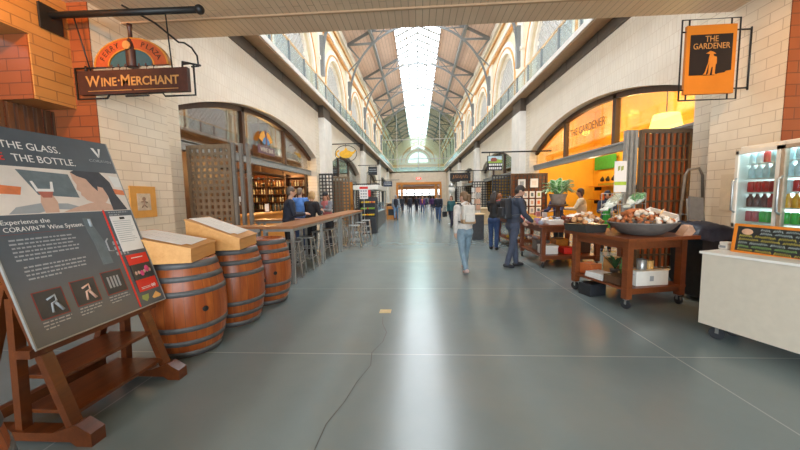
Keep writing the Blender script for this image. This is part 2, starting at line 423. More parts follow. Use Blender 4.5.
names = ['steel arched roof truss nearest the entrance, mostly cut off by the soffit', 'second steel roof truss, first whole arch seen under the skylight',
         'third steel roof truss down the nave under the skylight', 'fourth steel roof truss before the glass end wall',
         'fifth steel roof truss close in front of the glass end wall', 'steel roof truss right against the glass end wall',
         'steel roof truss first behind the green glass end wall', 'steel roof truss second behind the green glass end wall', 'steel roof truss farthest behind the green glass end wall']
tr = thing('roof_truss', names[0], 'roof truss', (XC, 22.3, 0), 0, 'arched steel trusses of the roof'); truss_parts(tr)
for i in range(1, 8): dup(tr, (XC, 22.3+8.7*i, 0), 0, names[i])
for sd in (-1, 1):
    for x, w in ((4.4, .22),):
        z = EZ-.28+(SZ-EZ)*(UX-x)/(UX-SX)-.15
        bm = bm_(); beam(bm, (XC+sd*x, Y0, z), (XC+sd*x, 90, z), .26, .34)
        tag(obj('roof_purlin', bm, 'steel'), 'long steel purlin running down the %s slope of the boarded roof' % ('left' if sd < 0 else 'right'), 'beam', 'purlins under the roof boards')

# far end: stone band over the portal, green glass screen, hall beyond
bm = bm_(); box(bm, XC-WX-.4, XC+WX+.4, YE, YE+.5, 4.25, 6.25); box(bm, XC-WX-.4, XC-4.1, YE, YE+.5, 0, 4.3); box(bm, XC+4.1, XC+WX+.4, YE, YE+.5, 0, 4.3)
struct('wall_far', bm, 'stone')
bm = bm_(); box(bm, -7.2, 7.5, YE, 94, 6.05, 6.25); struct('floor_upper', bm, 'stone')
g = thing('glass_screen', 'tall green tinted glass screen with thin mullions closing the far end', 'glass screen', (XC, YE+.7, 6.27))
U2 = UX-.25; bm = bm_(); prism(bm, [(-U2, .02), (U2, .02), (U2, 9.5), (SX, 11.8), (0, 12.9), (-SX, 11.8), (-U2, 9.5)], lambda u, v, d: V((u, d, v)), -.02, .02)
obj('glass_pane', bm, 'glass_green', g)
bm = bm_()
for x in (-3.9, 0, 3.9): beam(bm, (x, 0, 0), (x, 0, 9.4+(2.2*(UX-abs(x))/(UX-SX) if x else 3.2)), .12, .14)
for z in (2.3, 5.8): beam(bm, (-U2, 0, z), (U2, 0, z), .10, .12)
obj('mullion', bm, 'steel_light', g)
# arched end wall far beyond the glass
bm = bm_(); box(bm, -7.2, 7.5, 90, 90.4, 6.25, 20); struct('wall_far_upper', bm, 'upper')
bm = bm_(); pts = [(2.7*cos(pi*i/20), 2.7*sin(pi*i/20)) for i in range(21)]
prism(bm, pts, lambda u, v, d: V((XC+u, d, 11.2+v)), 89.8, 89.9); w = struct('window_20', bm, 'farglow')
bm = bm_()
for i in range(1, 8): beam(bm, (XC, 89.75, 11.2), (XC+2.7*cos(pi*i/8), 89.75, 11.2+2.7*sin(pi*i/8)), .1, .1)
for i in range(20):
    a, b = pi*i/20, pi*(i+1)/20
    for rr in (1.5, 2.75): beam(bm, (XC+rr*cos(a), 89.75, 11.2+rr*sin(a)), (XC+rr*cos(b), 89.75, 11.2+rr*sin(b)), .14, .1)
obj('glazing_bars', bm, 'plaster_white', w)
bm = bm_()
for i in range(24):
    a, b = pi*i/24, pi*(i+1)/24
    for rr, ww in ((3.4, .5), (4.6, .7)): beam(bm, (XC+rr*cos(a), 89.7, 11.2+rr*sin(a)), (XC+rr*cos(b), 89.7, 11.2+rr*sin(b)), ww, .3)
box(bm, -7, 7.4, 89.4, 89.9, 10.1, 10.6)
struct('trim_7', bm, 'terra')
# portal under the band: fir posts and header, vestibule with glazed doors
bm = bm_(); box(bm, XC-4.1, XC+4.1, YE-.05, YE+.45, 3.85, 4.3); box(bm, XC-4.1, XC+4.1, YE+1, YE+1.3, 3.0, 3.5); box(bm, XC-4.1, XC+4.1, YE+9, YE+9.3, 3.2, 3.9)
for x in (-3.95, -3.1, 3.1, 3.95): box(bm, XC+x-.2, XC+x+.2, YE-.05, YE+.35, 0, 3.9)
struct('trim_8', bm, 'orangewood')
bm = bm_(); box(bm, -6.5, 6.8, YE+.5, 78, 4.0, 4.25); struct('ceiling_far', bm, 'orangewood')
bm = bm_(); box(bm, -6.7, -6.5, YE+.5, 78, 0, 4.1); box(bm, 6.8, 7, YE+.5, 78, 0, 4.1); struct('wall_far_sides', bm, 'stone')
bm = bm_(); box(bm, -6.5, 6.8, 77.9, 78.1, 0, 2.0); struct('wall_far_back', bm, 'recess')
bm = bm_(); box(bm, -6.5, 6.8, 77.9, 78.1, 2.0, 3.75); w = struct('window_21', bm, 'farglow')
bm = bm_()
for i in range(8): box(bm, -6.4+1.85*i-.1, -6.4+1.85*i+.1, 77.7, 77.88, 0, 4)
box(bm, -6.5, 6.8, 77.7, 77.88, 2.35, 2.55); box(bm, -6.5, 6.8, 77.7, 77.88, 0, .3); obj('door_frame', bm, 'steel', w)
# red exit sign on the band
ex = thing('exit_sign', 'small red exit sign on the stone band over the far portal', 'exit sign', (XC, YE-.02, 4.95))
bm = bm_(); box(bm, -.42, .42, -.08, 0, -.16, .16, bev=.01); obj('housing', bm, emit('exit_red', (.9, .05, .03), 1.2), ex)
text_part('lettering', 'EXIT', .24, emit('exit_white', (1, .85, .8), 1.5), ex, facing((1, 0, 0), (0, 0, 1), (0, -.085, 0)))

# glass balustrades along both balconies and across the far end
def balustrade(label, p0, p1, step):
    p0, p1 = V(p0), V(p1); L = (p1-p0).length; n = max(1, round(L/step)); d = (p1-p0)/n
    t = thing('glass_balustrade', label, 'balustrade', p0)
    gme = pme = None; u = d.normalized()
    for i in range(n):
        if gme is None:
            bm = bm_(); beam(bm, u*.05+V((0, 0, .42)), u*(d.length-.05)+V((0, 0, .42)), .02, .66); o = obj('glass_panel', bm, 'glass', t); gme = o.data
            bm = bm_(); beam(bm, (0, 0, 0), (0, 0, .80), .06, .08); o2 = obj('post', bm, 'steel', t); pme = o2.data
        else:
            for nm2, me in (('glass_panel', gme), ('post', pme)):
                o = bpy.data.objects.new(nm2, me); C.objects.link(o); o.parent = t; o.location = d*i
    bm = bm_(); beam(bm, (0, 0, .81), p1-p0+V((0, 0, .81)), .07, .05); obj('handrail', bm, 'pinewood', t)
balustrade('long glass balustrade with thin posts along the left balcony', (XC-FX-.06, Y0, 6.40), (XC-FX-.06, YE-.1, 6.40), 1.5)
balustrade('long glass balustrade with thin posts along the right balcony', (XC+FX+.06, Y0, 6.40), (XC+FX+.06, YE-.1, 6.40), 1.5)
balustrade('glass balustrade crossing the far end above the stone band', (XC-FX, YE-.1, 6.25), (XC+FX, YE-.1, 6.25), 1.5)
# floor: crack and a yellow worn patch
bm = bm_(); xs = [(-.49, 4.15), (-.46, 3.9), (-.40, 3.65), (-.40, 3.4), (-.50, 3.15), (-.47, 2.9), (-.54, 2.62), (-.60, 2.35), (-.66, 2.1), (-.68, 1.85), (-.72, 1.6)]
L_ = [V((x+random.uniform(-.015, .015), y, .0012)) for x, y in xs]
for a, b in zip(L_, L_[1:]): face(bm, (a-V((.004, 0, 0)), a+V((.004, 0, 0)), b+V((.004, 0, 0)), b-V((.004, 0, 0))))
struct('trim_9', bm, plain('crack_dark', (.07, .075, .07), .7))
# ------------------------------------------------------------------ shops behind the arches
def tympanum(n, sd, k, mull, gm, ztr=2.94, fm='darkwood'):
    """arched glazing over a transom, set back in the wall"""
    h = 5.38; X = XC+sd*h; off = k*P
    bm = bm_(); ys = [6.45+off+8.9*i/24 for i in range(25)]
    prism(bm, [(6.45+off, ztr), (15.35+off, ztr)]+[(y, arch_z(y-off)) for y in ys[::-1]], lambda u, v, d: V((X+d, u, v)), -.012, .012)
    w = struct('window_%d' % n, bm, gm)
    bm = bm_()
    for y in mull: box(bm, X-.07, X+.07, y+off-.075, y+off+.075, ztr, arch_z(y)-.02)
    for a, b in zip(ys, ys[1:]): beam(bm, (X, a, arch_z(a-off)-.07), (X, b, arch_z(b-off)-.07), .14, .14)
    obj('mullion', bm, fm, w)
    bm = bm_(); box(bm, X-.12, X+.06, 6.45+off, 15.35+off, ztr-.20, ztr, 0); box(bm, X-.16, X+.06, 6.45+off, 15.35+off, ztr-.03, ztr+.02, 0)
    obj('transom', bm, 'steel_light', w)
def shop_shell(nm, sd, k, depth, m, ceil_m, zc=5.5, pad=.85):
    X = lambda h: XC+sd*h; a, b = 6.45+k*P-pad, 15.35+k*P+pad
    bm = bm_(); f = lambda h0, h1, y0, y1, z0, z1, mi: box(bm, min(X(h0), X(h1)), max(X(h0), X(h1)), y0, y1, z0, z1, mi)
    f(depth, depth+.15, a, b, 0, zc, 0); f(5.5, depth, a-.12, a, 0, zc, 0); f(5.5, depth, b, b+.12, 0, zc, 0); f(5.48, depth+.1, a, b, zc, zc+.1, 1)
    return struct('wall_%s' % nm, bm, [m, ceil_m])
M['shopbrown'] = plain('dark_brown_panelling', (.085, .045, .028), .5, var=.25, scale=3)
M['shopgrey'] = plain('dim_grey_plaster', (.20, .21, .21), .7)
M['shopred'] = plain('red_brown_plaster', (.30, .12, .06), .6)
M['shopbeige'] = plain('beige_plaster', (.52, .42, .28), .6)
M['amberglass'] = glass('amber_shop_glass', (1.0, .93, .72), .03, .10)
shop_shell('wine_shop', -1, 0, 8.6, 'shopbrown', 'shopgrey'); shop_shell('garden_shop', 1, 0, 8.4, 'amber', 'amber')
tympanum(22, -1, 0, (9.40, 12.35), 'shopglass'); tympanum(23, 1, 0, (9.40, 12.40), 'amberglass')
for k in (1, 2, 3):
    shop_shell('left_shop_%d' % k, -1, k, 7.6, ['shopred', 'shopbeige', 'shopgrey'][k-1], 'shopgrey'); tympanum(22+2*k, -1, k, (9.4, 12.4), 'shopglass')
    shop_shell('right_shop_%d' % k, 1, k, 7.6, ['amber', 'shopbeige', 'shopbrown'][k-1], 'shopgrey'); tympanum(23+2*k, 1, k, (9.4, 12.4), 'shopglass')

M['gatepole'] = plain('brown_grey_gate_pole', (.20, .18, .155), .5)
M['shutterframe'] = plain('brown_shutter_frame', (.13, .085, .05), .5)
# ---- folding lattice gates
def gate(label, loc, rz, w, h, m, cell=.115, bar=.045, cellz=None, group=None, backing=None, cols=None, poles=0):
    t = thing('lattice_gate', label, 'gate', loc, rz, group)
    bm = bm_(); n = max(2, round(w/cell)); c = w/n; q = max(3, round((h-.1)/(cellz or c))); cz = (h-.1)/q
    for i in range(n+1): box(bm, i*c-bar/2, i*c+bar/2, -.02, .02, .06, h)
    for j in range(q+1): box(bm, 0, w, -.016, .016, .08+j*cz-bar/2, .08+j*cz+bar/2)
    obj('lattice', bm, m, t)
    bm = bm_()
    for x in (0, w): box(bm, x-.035, x+.035, -.035, .035, 0, h+.03)
    box(bm, 0, w, -.03, .03, h-.03, h+.04); obj('frame', bm, m, t)
    if backing:
        bm = bm_(); box(bm, .02, w-.02, .03, .05, .1, h-.04); obj('backing_panel', bm, backing, t)
    for i in range(poles):
        bm = bm_(); x = w+.09+.13*i; box(bm, x-.03, x+.03, -.05+.05*i, .03+.05*i, 0, h+.05); obj('gate_pole', bm, 'gatepole', t)
    return t
gate('weathered wooden lattice gate folded at the near end of the wine bar', (-4.86, 6.62, 0), R(-2), .92, 2.74, 'latticewood', .13, .058, poles=3)
gate('dark lattice gate standing at the far end of the wine bar arch', (-5.55, 15.66, 0), R(2), 1.32, 2.8, 'latticedark', .16, .055)
gate('weathered wooden lattice gate under the yellow teapot sign', (-4.9, 18.2, 0), R(2), .95, 2.8, 'latticewood', .2, .085)
gate('dark lattice gate behind the white notice past the teapot sign', (-5.1, 26.3, 0), R(2), 1.9, 2.75, 'latticedark', .17, .06)
gate('dark lattice gate seen behind the rack of cards on the right', (4.45, 26.6, 0), R(-2), 2.1, 2.75, 'latticedark', .2, .06)
gate('dark lattice gate under the landscape sign on the right', (4.15, 18.1, 0), R(-2), .95, 2.7, 'latticedark', .15, .055)
gate('dark lattice gate farther down the right arcade', (4.5, 37.9, 0), R(-2), 2.3, 2.7, 'latticedark', .22, .07)
t = gate('tall lattice shutter backed with red cedar beside the brick pier', (4.40, 6.62, 0), R(4), .95, 2.80, 'shutterframe', .125, .034, .27, backing='shutterwood', poles=0)
for i in range(3):
    bm = bm_(); box(bm, -.14-.09*i-.025, -.14-.09*i+.025, -.05, .03, 0, 2.82); obj('gate_pole', bm, 'steel_light', t)

t = thing('orange_door', 'narrow orange-lit wooden door leaf in the second left arch by the teapot sign', 'door', (-5.0, 22.6, 0)); bm = bm_(); box(bm, -.35, .35, -.03, .03, .02, 2.75); obj('leaf', bm, 'orangewood', t); bm = bm_(); box(bm, .26, .30, -.07, -.03, .95, 1.15); obj('handle', bm, 'black', t)
# ---- wine bar: counter, shelves, bottles, glasses
bm = bm_(); box(bm, -5.75, -5.25, 9.0, 12.9, 0, 1.08); t = thing('bar_counter', 'orange wooden bar counter in the wine bar opening', 'counter', (0, 0, 0))
obj('body', bm, 'orangewood', t); bm = bm_(); box(bm, -5.85, -5.18, 8.95, 12.95, 1.08, 1.15, bev=.012); obj('worktop', bm, 'orangewood', t)
def bottle_me(h, r, m, capm=None):
    bm = bm_(); lathe(bm, [(r*.95, 0), (r, .02), (r, h*.6), (r*.75, h*.68), (r*.36, h*.76), (r*.34, h*.97), (r*.38, h)], 10)
    o = obj('wine_bottle', bm, m); return o
M['bottleglass'] = plain('dark_bottle_glass', (.03, .04, .025), .12, var=.3)
M['bottleamber'] = plain('amber_bottle_glass', (.22, .11, .03), .12, var=.3)
M['palebottle'] = plain('pale_bottle', (.55, .52, .38), .15, var=.2)
M['clear'] = glass('clear_bottle_glass', (.92, .96, .96), .03, .25)
M['label_cream'] = plain('cream_label', (.7, .64, .5), .7)
def put(o, me_name, loc, label, cat, group, rz=0.):
    c = o.copy(); C.objects.link(c); c.location = loc; c.rotation_euler = (0, 0, rz); c.name = me_name; tag(c, label, cat, group); return c
t = thing('wine_shelf', 'dark wooden shelf unit across the end wall of the wine bar', 'shelf unit', (-7.15, 15.75, 0), R(-90))
for y in (-1.5, -.5, .5, 1.5): bm = bm_(); box(bm, -.40, .0, y-.025, y+.025, 0, 2.85); obj('upright', bm, 'darkwood', t)
LV = (1.12, 1.50, 1.88, 2.26)
for z in LV+(2.70,):
    bm = bm_(); box(bm, -.40, 0, -1.5, 1.5, z-.03, z); obj('shelf', bm, 'darkwood', t)
bm = bm_(); box(bm, -.43, -.40, -1.52, 1.52, 0, 2.85); obj('back_panel', bm, 'tablewood', t)
protos = [bottle_me(.31, .04, 'bottleglass'), bottle_me(.31, .04, 'bottleamber'), bottle_me(.30, .04, 'palebottle')]
first = [True]*3
for zi, z in enumerate(LV):
    for i in range(21):
        x = -8.52+i*.137+random.uniform(-.012, .012); q = random.choice((0, 2, 1, 2))
        lab = 'wine bottle on the %s lit shelf at the end of the wine bar' % ('lowest', 'second', 'third', 'topmost')[zi]
        if min(abs(x-e) for e in (-8.65, -7.65, -6.65, -5.65)) < .075: continue
        loc = (x, 15.92, z+.002)
        if first[q]: first[q] = False; o = protos[q]; o.location = loc; tag(o, lab, 'bottle', 'bottles on the wine bar shelves')
        else: put(protos[q], 'wine_bottle', loc, lab, 'bottle', 'bottles on the wine bar shelves')
bm = bm_(); lathe(bm, [(.035, 0), (.004, .012), (.004, .1), (.035, .13), (.042, .17), (.036, .23)], 10, capt=False); gl = obj('wine_glass', bm, 'clear')
for i in range(9):
    loc = (-6.0-.0*i, 10.1+.42*i, 2.36); o = gl if i == 0 else gl.copy()
    if i: C.objects.link(o)
    o.location = (loc[0], loc[1], loc[2]+.23); o.rotation_euler = (pi, 0, 0)
    tag(o, 'clear stemmed wine glass hanging upside down over the bar counter', 'wine glass', 'glasses hanging over the bar')
t = thing('glass_rack', 'dark hanging rack for wine glasses over the bar counter', 'rack', (-6.0, 12, 2.58))
bm = bm_(); box(bm, -.2, .2, -2.2, 2.2, 0, .05); obj('rail', bm, 'darkwood', t); 
for y in (-2, 0, 2): bm = bm_(); box(bm, -.02, .02, y-.02, y+.02, .05, 3.0); obj('hanger', bm, 'darkwood', t)
for i, (y, hh) in enumerate(((11.7, .33), (11.85, .3), (12.0, .33), (12.15, .31), (12.32, .33))):
    o = put(protos[i % 2], 'wine_bottle', (-5.45, y, 1.15), 'dark wine bottle standing in the cluster on the bar counter', 'bottle', 'bottles standing on the bar counter')
t = thing('menu_stand', 'small white menu card standing on the bar counter', 'menu card', (-5.5, 11.3, 1.15)); bm = bm_(); box(bm, -.01, .01, -.13, .13, 0, .3); obj('card', bm, 'paper', t)
bm = bm_(); box(bm, -.06, .06, -.14, .14, 0, .02); obj('foot', bm, 'darkwood', t)
t = thing('beer_tap', 'pale tap tower at the near end of the orange bar counter', 'tap', (-5.5, 9.25, 1.15))
bm = bm_(); lathe(bm, [(.07, 0), (.05, .03), (.035, .05), (.035, .34), (.06, .36), (.06, .42), (.02, .44)], 12); obj('column', bm, 'galv', t)
bm = bm_(); tube(bm, [(0, 0, .39), (.16, 0, .39), (.18, 0, .3)], .014); box(bm, .14, .2, -.02, .02, .4, .56); obj('handle', bm, 'paper', t)

# emblem in the arch glazing of the wine bar
t = thing('arch_emblem', 'orange and blue arched emblem over a purple nameplate in the wine bar glazing', 'sign', (-5.12, 10.72, 3.17)); t.scale = (.8, .8, .8)
M['purple'] = plain('purple_nameplate', (.16, .085, .11), .5); M['gold'] = plain('brass_gold', (.75, .42, .13), .4); M['orange_em'] = plain('orange_enamel', (.85, .38, .05), .5); M['blue_em'] = plain('blue_enamel', (.10, .26, .52), .5)
bm = bm_(); box(bm, -.02, .02, -.72, .72, -.05, .28); obj('nameplate', bm, 'purple', t)
text_part('lettering', 'WINE BAR', .26, 'label_cream', t, facing((0, 1, 0), (0, 0, 1), (.03, 0, .11)), squash=.95)
def arcband(bm, r0, r1, a0, a1, fn, d0, d1, n=14, mi=0, sq=1.):
    for i in range(n):
        a, b = a0+(a1-a0)*i/n, a0+(a1-a0)*(i+1)/n
        prism(bm, [(r0*cos(a), r0*sin(a)*sq), (r0*cos(b), r0*sin(b)*sq), (r1*cos(b), r1*sin(b)*sq), (r1*cos(a), r1*sin(a)*sq)], fn, d0, d1, mi)
fn = lambda u, v, d: V((d, u, v+.32))
for a0, a1 in ((20, 75), (105, 160)): bm = bm_(); arcband(bm, .36, .60, R(a0), R(a1), fn, -.02, .02); obj('orange_arc', bm, 'orange_em', t)
bm = bm_(); arcband(bm, .12, .34, R(15), R(165), fn, -.015, .015); obj('blue_arc', bm, 'blue_em', t)
bm = bm_(); box(bm, -.025, .025, -.06, .06, .3, .75); box(bm, -.025, .025, -.025, .025, .75, .95); obj('bottle_motif', bm, 'purple', t)

# ------------------------------------------------------------------ hanging signs
def smallcaps(parent, runs, m, ax, ay, loc, width, gap):
    """one line of lettering from runs of different size on a common baseline"""
    ms = []; x = 0
    for s_, sz in runs:
        cu = bpy.data.curves.new('t', 'FONT'); cu.body = s_; cu.size = sz; cu.extrude = .002; cu.resolution_u = 3; cu.offset = .003
        me = baked(bpy.data.objects.new('t', cu)); xs = [v.co.x for v in me.vertices]
        ms.append((me, x-min(xs), s_)); x += max(xs)-min(xs)+gap
    k = width/(x-gap)
    for me, off, s_ in ms:
        for v in me.vertices: v.co.x = (v.co.x+off)*k-width/2
        me.transform(facing(ax, ay, loc)); me.materials.clear(); me.materials.append(M[m]); o = bpy.data.objects.new('lettering', me); C.objects.link(o); o.parent = parent

WS = 4.4
t = thing('wine_merchant_sign', 'dark brown hanging sign reading WINE MERCHANT with orange arch and bottle on top', 'sign', (-3.95, WS, 3.27))
M['signbrown'] = plain('dark_brown_sign', (.055, .018, .012), .45, var=.15)
M['red_arc'] = plain('red_orange_enamel', (.42, .075, .02), .5); M['orange_rim'] = plain('gilded_rim', (.50, .20, .03), .45)
M['letterbrass'] = plain('dull_brass_letters', (.50, .25, .075), .45); M['teal'] = plain('teal_painted_sky', (.025, .09, .11), .5)
bm = bm_(); box(bm, -.80, .80, -.03, .03, -.15, .17); obj('board', bm, 'signbrown', t)
for dy, ang in ((-.034, 0), (.034, pi)):
    sx = 1 if ang == 0 else -1
    smallcaps(t, (('W', .205), ('INE', .162), ('·', .2), ('M', .205), ('ERCHANT', .162)), 'letterbrass', (sx, 0, 0), (0, 0, 1), V((0, dy, -.045)), 1.36, .020)
bm = bm_(); box(bm, -.66, -.02, -.036, -.03, -.112, -.104); box(bm, .02, .66, -.036, -.03, -.112, -.104); obj('underline', bm, 'letterbrass', t)
bm = bm_()
q = [(-.88, -.2), (-.42, -.2), (-.38, -.14)]; 
for pts in ([(-.86, 0, .22), (-.86, 0, -.2), (-.42, 0, -.2), (-.38, 0, -.15), (.40, 0, -.15), (.44, 0, -.2), (.88, 0, -.2), (.88, 0, .22), (.72, 0, .22)], [(-.86, 0, .22), (-.4, 0, .22)], [(-.7, 0, .17), (-.7, 0, .25)], [(.72, 0, .17), (.72, 0, .25), (.98, 0, .19)], [(-.14, 0, -.18), (.2, 0, -.18)]):
    tube(bm, pts, .014, 6)
obj('iron_frame', bm, 'black', t)
fn = lambda u, v, d: V((u, d, v+.22))
bm = bm_(); arcband(bm, .34, .52, 0, pi, fn, -.025, .025, 22, 0, .68); obj('arch_band', bm, 'red_arc', t)
for r0, r1 in ((.52, .545), (.32, .34)): bm = bm_(); arcband(bm, r0, r1, 0, pi, fn, -.03, .03, 22, 0, .68); obj('arch_rim', bm, 'orange_rim', t)
bm = bm_(); prism(bm, [(.33*cos(pi*i/20), .33*.68*sin(pi*i/20)) for i in range(21)], fn, -.012, .012); obj('painted_sunrise', bm, 'teal', t)
for wd, c0, s in (('FERRY', 138, -1), ('PLAZA', 42, 1)):
    for i, ch in enumerate(wd):
        a = R(c0+22-11*i); u = V((.43*cos(a), .43*.68*sin(a)))
        tx = V((sin(a), 0, -cos(a)*.68)).normalized(); ty = V((cos(a)*.7, 0, sin(a))).normalized(); ty = (ty-tx*ty.dot(tx)).normalized()
        text_part('lettering', ch, .10, 'signbrown', t, facing(tx, ty, (u.x, -.028, u.y+.22)))
bm = bm_(); lathe(bm, [(.065, .2), (.07, .22), (.07, .46), (.055, .52), (.026, .6), (.026, .72), (.032, .73), (.032, .78)], 14); b = obj('bottle', bm, 'signbrown', t)
bm = bm_(); lathe(bm, [(.055, -.01), (.055, .01)], 16, (0, -.075, .47), axis=Matrix.Rotation(R(90), 3, 'X')); obj('clock_face', bm, 'letterbrass', b)
bm = bm_()
for i in range(7): lathe(bm, [(.012, .19), (.004, .2), (.004, .225), (.02, .23), (.018, .265)], 8, (-.30+.1*i, 0, -.015))
obj('glass_row', bm, 'signbrown', t)
t = thing('sign_bracket', 'black iron arm with ball end carrying the wine merchant sign', 'bracket', (-4.88, 4.2, 4.05))
bm = bm_(); box(bm, 0, .03, -.14, .14, -.16, .16, bev=.01); obj('wall_plate', bm, 'black', t)
bm = bm_(); tube(bm, [(.02, 0, .05), (1.95, .2, .14)], .042, 10); ball(bm, (1.95, .2, .14), .062); obj('arm', bm, 'black', t)
for pts, r_ in (([(.85, .2, .25), (1.3, .2, 0.0), (1.62, .2, -.27), (1.70, .2, -.28), (1.80, .2, -.35), (1.87, .2, -.46), (1.88, .2, -.60), (1.78, .2, -.60)], .013), ([(1.47, .19, .1), (1.5, .2, -.60)], .009), ([(.26, .08, .05), (.3, .2, -.60)], .009)):
    bm = bm_(); tube(bm, pts, r_, 6); obj('hanger_rod', bm, 'black', t)

# THE GARDENER hanging sign
t = thing('gardener_sign', 'orange hanging sign reading THE GARDENER with a figure in a straw hat', 'sign', (4.325, 5.15, 3.54), R(-1))
M['signorange'] = plain('orange_painted_sign', (.56, .18, .008), .55, var=.05, scale=3); M['signblack'] = plain('brown_black_panel', (.010, .006, .005), .5)
M['figure'] = plain('orange_figure', (.58, .20, .02), .55, var=.04)
bm = bm_(); box(bm, -.345, .345, -.02, .02, -.49, .49); obj('board', bm, 'signorange', t)
bm = bm_(); prism(bm, [(-.29, -.22), (-.1, -.22), (-.08, -.225), (.06, -.225), (.12, -.20), (.2, -.19), (.22, -.17), (.29, -.16), (.29, .355), (-.29, .355)], lambda u, v, d: V((u, d, v)), -.026, -.02); obj('dark_panel', bm, 'signblack', t)
text_part('lettering', 'THE', .118, 'letterbrass', t, facing((1, 0, 0), (0, 0, 1), (-.0, -.029, .285)), squash=.85)
text_part('lettering', 'GARDENER', .118, 'letterbrass', t, facing((1, 0, 0), (0, 0, 1), (0, -.029, .185)), squash=.84)
bm = bm_(); F_ = lambda u, v, d: V((u, d, v))
prism(bm, [(-.07, .085), (-.01, .12), (.04, .10), (.07, .075), (-.02, .075)], F_, -.031, -.026)                     # hat
prism(bm, [(-.01, .08), (.03, .08), (.04, .045), (.08, .03), (.085, -.06), (.07, -.08), (.065, -.2), (.08, -.22), (.03, -.22), (.035, -.11), (.015, -.11), (-.005, -.22), (-.05, -.22), (-.025, -.2), (-.02, -.05), (-.03, -.03), (-.025, .03)], F_, -.031, -.026)
prism(bm, [(-.025, -.02), (-.075, -.19), (-.1, -.215), (-.06, -.215), (-.055, -.19), (-.015, -.02)], F_, -.031, -.026)
obj('gardener_figure', bm, 'figure', t)
bm = bm_()
for pts in ([(-.40, 0, -.57), (.40, 0, -.57), (.40, 0, .58), (-.40, 0, .58), (-.40, 0, -.57)],): tube(bm, pts, .012, 6)
for x in (-.3, .28):
    tube(bm, [(x, 0, .49), (x, 0, .58)], .012, 6); tube(bm, [(x, 0, -.49), (x, 0, -.57)], .012, 6)
for z in (.41, -.42):
    tube(bm, [(-.40, 0, z), (-.345, 0, z)], .012, 6); tube(bm, [(.345, 0, z), (.555, 0, z)], .012, 6)
tube(bm, [(.555, 0, .44), (.555, 0, -.45)], .014, 6); obj('iron_frame', bm, 'black', t)

# lettering on the garden shop glass
t = thing('shop_lettering', 'dark lettering THE GARDENER across the amber arched glass', 'sign', (XC+5.34, 10.95, 3.74))
text_part('lettering', 'THE GARDENER', .36, plain('olive_letters', (.22, .15, .05), .5), t, facing((0, -1, 0), (0, 0, 1), (0, 0, 0)), squash=.82, spacing=1.02)
# lamp seen through the upper glass
t = thing('hanging_lamp', 'glowing pleated lampshade behind the upper glass of the garden shop', 'lamp', (6.1, 8.35, 3.05))
bm = bm_(); lathe(bm, [(.36, 0), (.26, .46)], 20, capb=False, capt=False); obj('lamp_shade', bm, emit('lit_lampshade', (1.0, .72, .26), 1.6), t)
bm = bm_(); tube(bm, [(0, 0, .2), (0, 0, 2.4)], .012); ball(bm, (0, 0, .22), .06); obj('cord', bm, 'black', t)
# green banner and shelves inside the garden shop
sx = XC+8.38
bm = bm_(); box(bm, -.02, .02, -.8, .8, -.3, .3); o = obj('wall_banner', bm, plain('green_banner', (.05, .40, .07), .6)); o.location = (sx-.12, 15.0, 3.0); tag(o, 'green banner on the orange back wall of the garden shop', 'banner')
bm = bm_(); box(bm, -.02, .02, -1.15, .85, -.28, .28); box(bm, -.022, .02, -1.15, .85, -.38, -.28, 1); o = obj('wall_poster', bm, ['amber', plain('olive_stripe', (.35, .33, .04), .6)]); o.location = (sx-.12, 14.6, 2.35)
tag(o, 'yellow poster with an olive stripe under the green banner', 'poster')
bm = bm_(); 
for i in range(4): lathe(bm, [(.07, 0), (.10, .06), (.07, .14), (.03, .18), (.03, .22)], 8, (-.05, -.8+.42*i, -.2))
o.data.materials.append(M['signblack']); mt = obj('printed_pears', bm, 'signblack', o)
for z, nm in ((1.35, 'lower'), (1.95, 'upper')):
    t = thing('wall_shelf', 'long orange %s shelf on the back wall of the garden shop' % nm, 'shelf', (sx-.02, 11.5, z))
    bm = bm_(); box(bm, -.42, 0, -5.1, 4.2, -.04, 0); obj('board', bm, 'amber_dark', t); bm = bm_()
    for y in (-4.6, -1.5, 1.5, 3.9): box(bm, -.3, 0, y-.02, y+.02, -.2, -.04)
    obj('bracket', bm, 'black', t)
cols = [(.7, .1, .03), (.85, .35, .03), (.6, .45, .2), (.35, .12, .05), (.8, .6, .3), (.2, .25, .08)]
cm = [plain('book_cloth_%d' % i, c, .6) for i, c in enumerate(cols)]
for i in range(34):
    bm = bm_(); hh = random.uniform(.2, .3); box(bm, -.11, .11, -.028, .028, 0, hh); o = obj('book', bm, cm[i % 6]); o.location = (sx-.22, 11.6+i*.1, 1.35)
    tag(o, 'upright book in the row on the lower orange shelf', 'book', 'books on the lower orange shelf')
for i in range(6):
    bm = bm_(); lathe(bm, [(.07, 0), (.09, .03), (.09, .16), (.05, .2), (.05, .24)], 12); o = obj('jar', bm, cm[(i*2+1) % 6]); o.location = (sx-.22, 9.0+.45*i, 1.95)
    tag(o, 'round jar on the upper orange shelf of the garden shop', 'jar', 'jars on the upper orange shelf')
o = None
bm = bm_(); box(bm, -.015, .015, -.45, .45, 0, .5); box(bm, -.02, .015, -.40, .40, .05, .45, 1); box(bm, -.03, -.02, -.2, -.1, .1, .3, 2); box(bm, -.03, -.02, 0, .08, .1, .34, 2); box(bm, -.03, -.02, .18, .26, .1, .28, 2)
o = obj('framed_print', bm, ['amber_dark', 'amber', 'signblack']); o.location = (sx-.2, 11.6, 1.95); tag(o, 'yellow print of bottles leaning on the upper shelf', 'print')
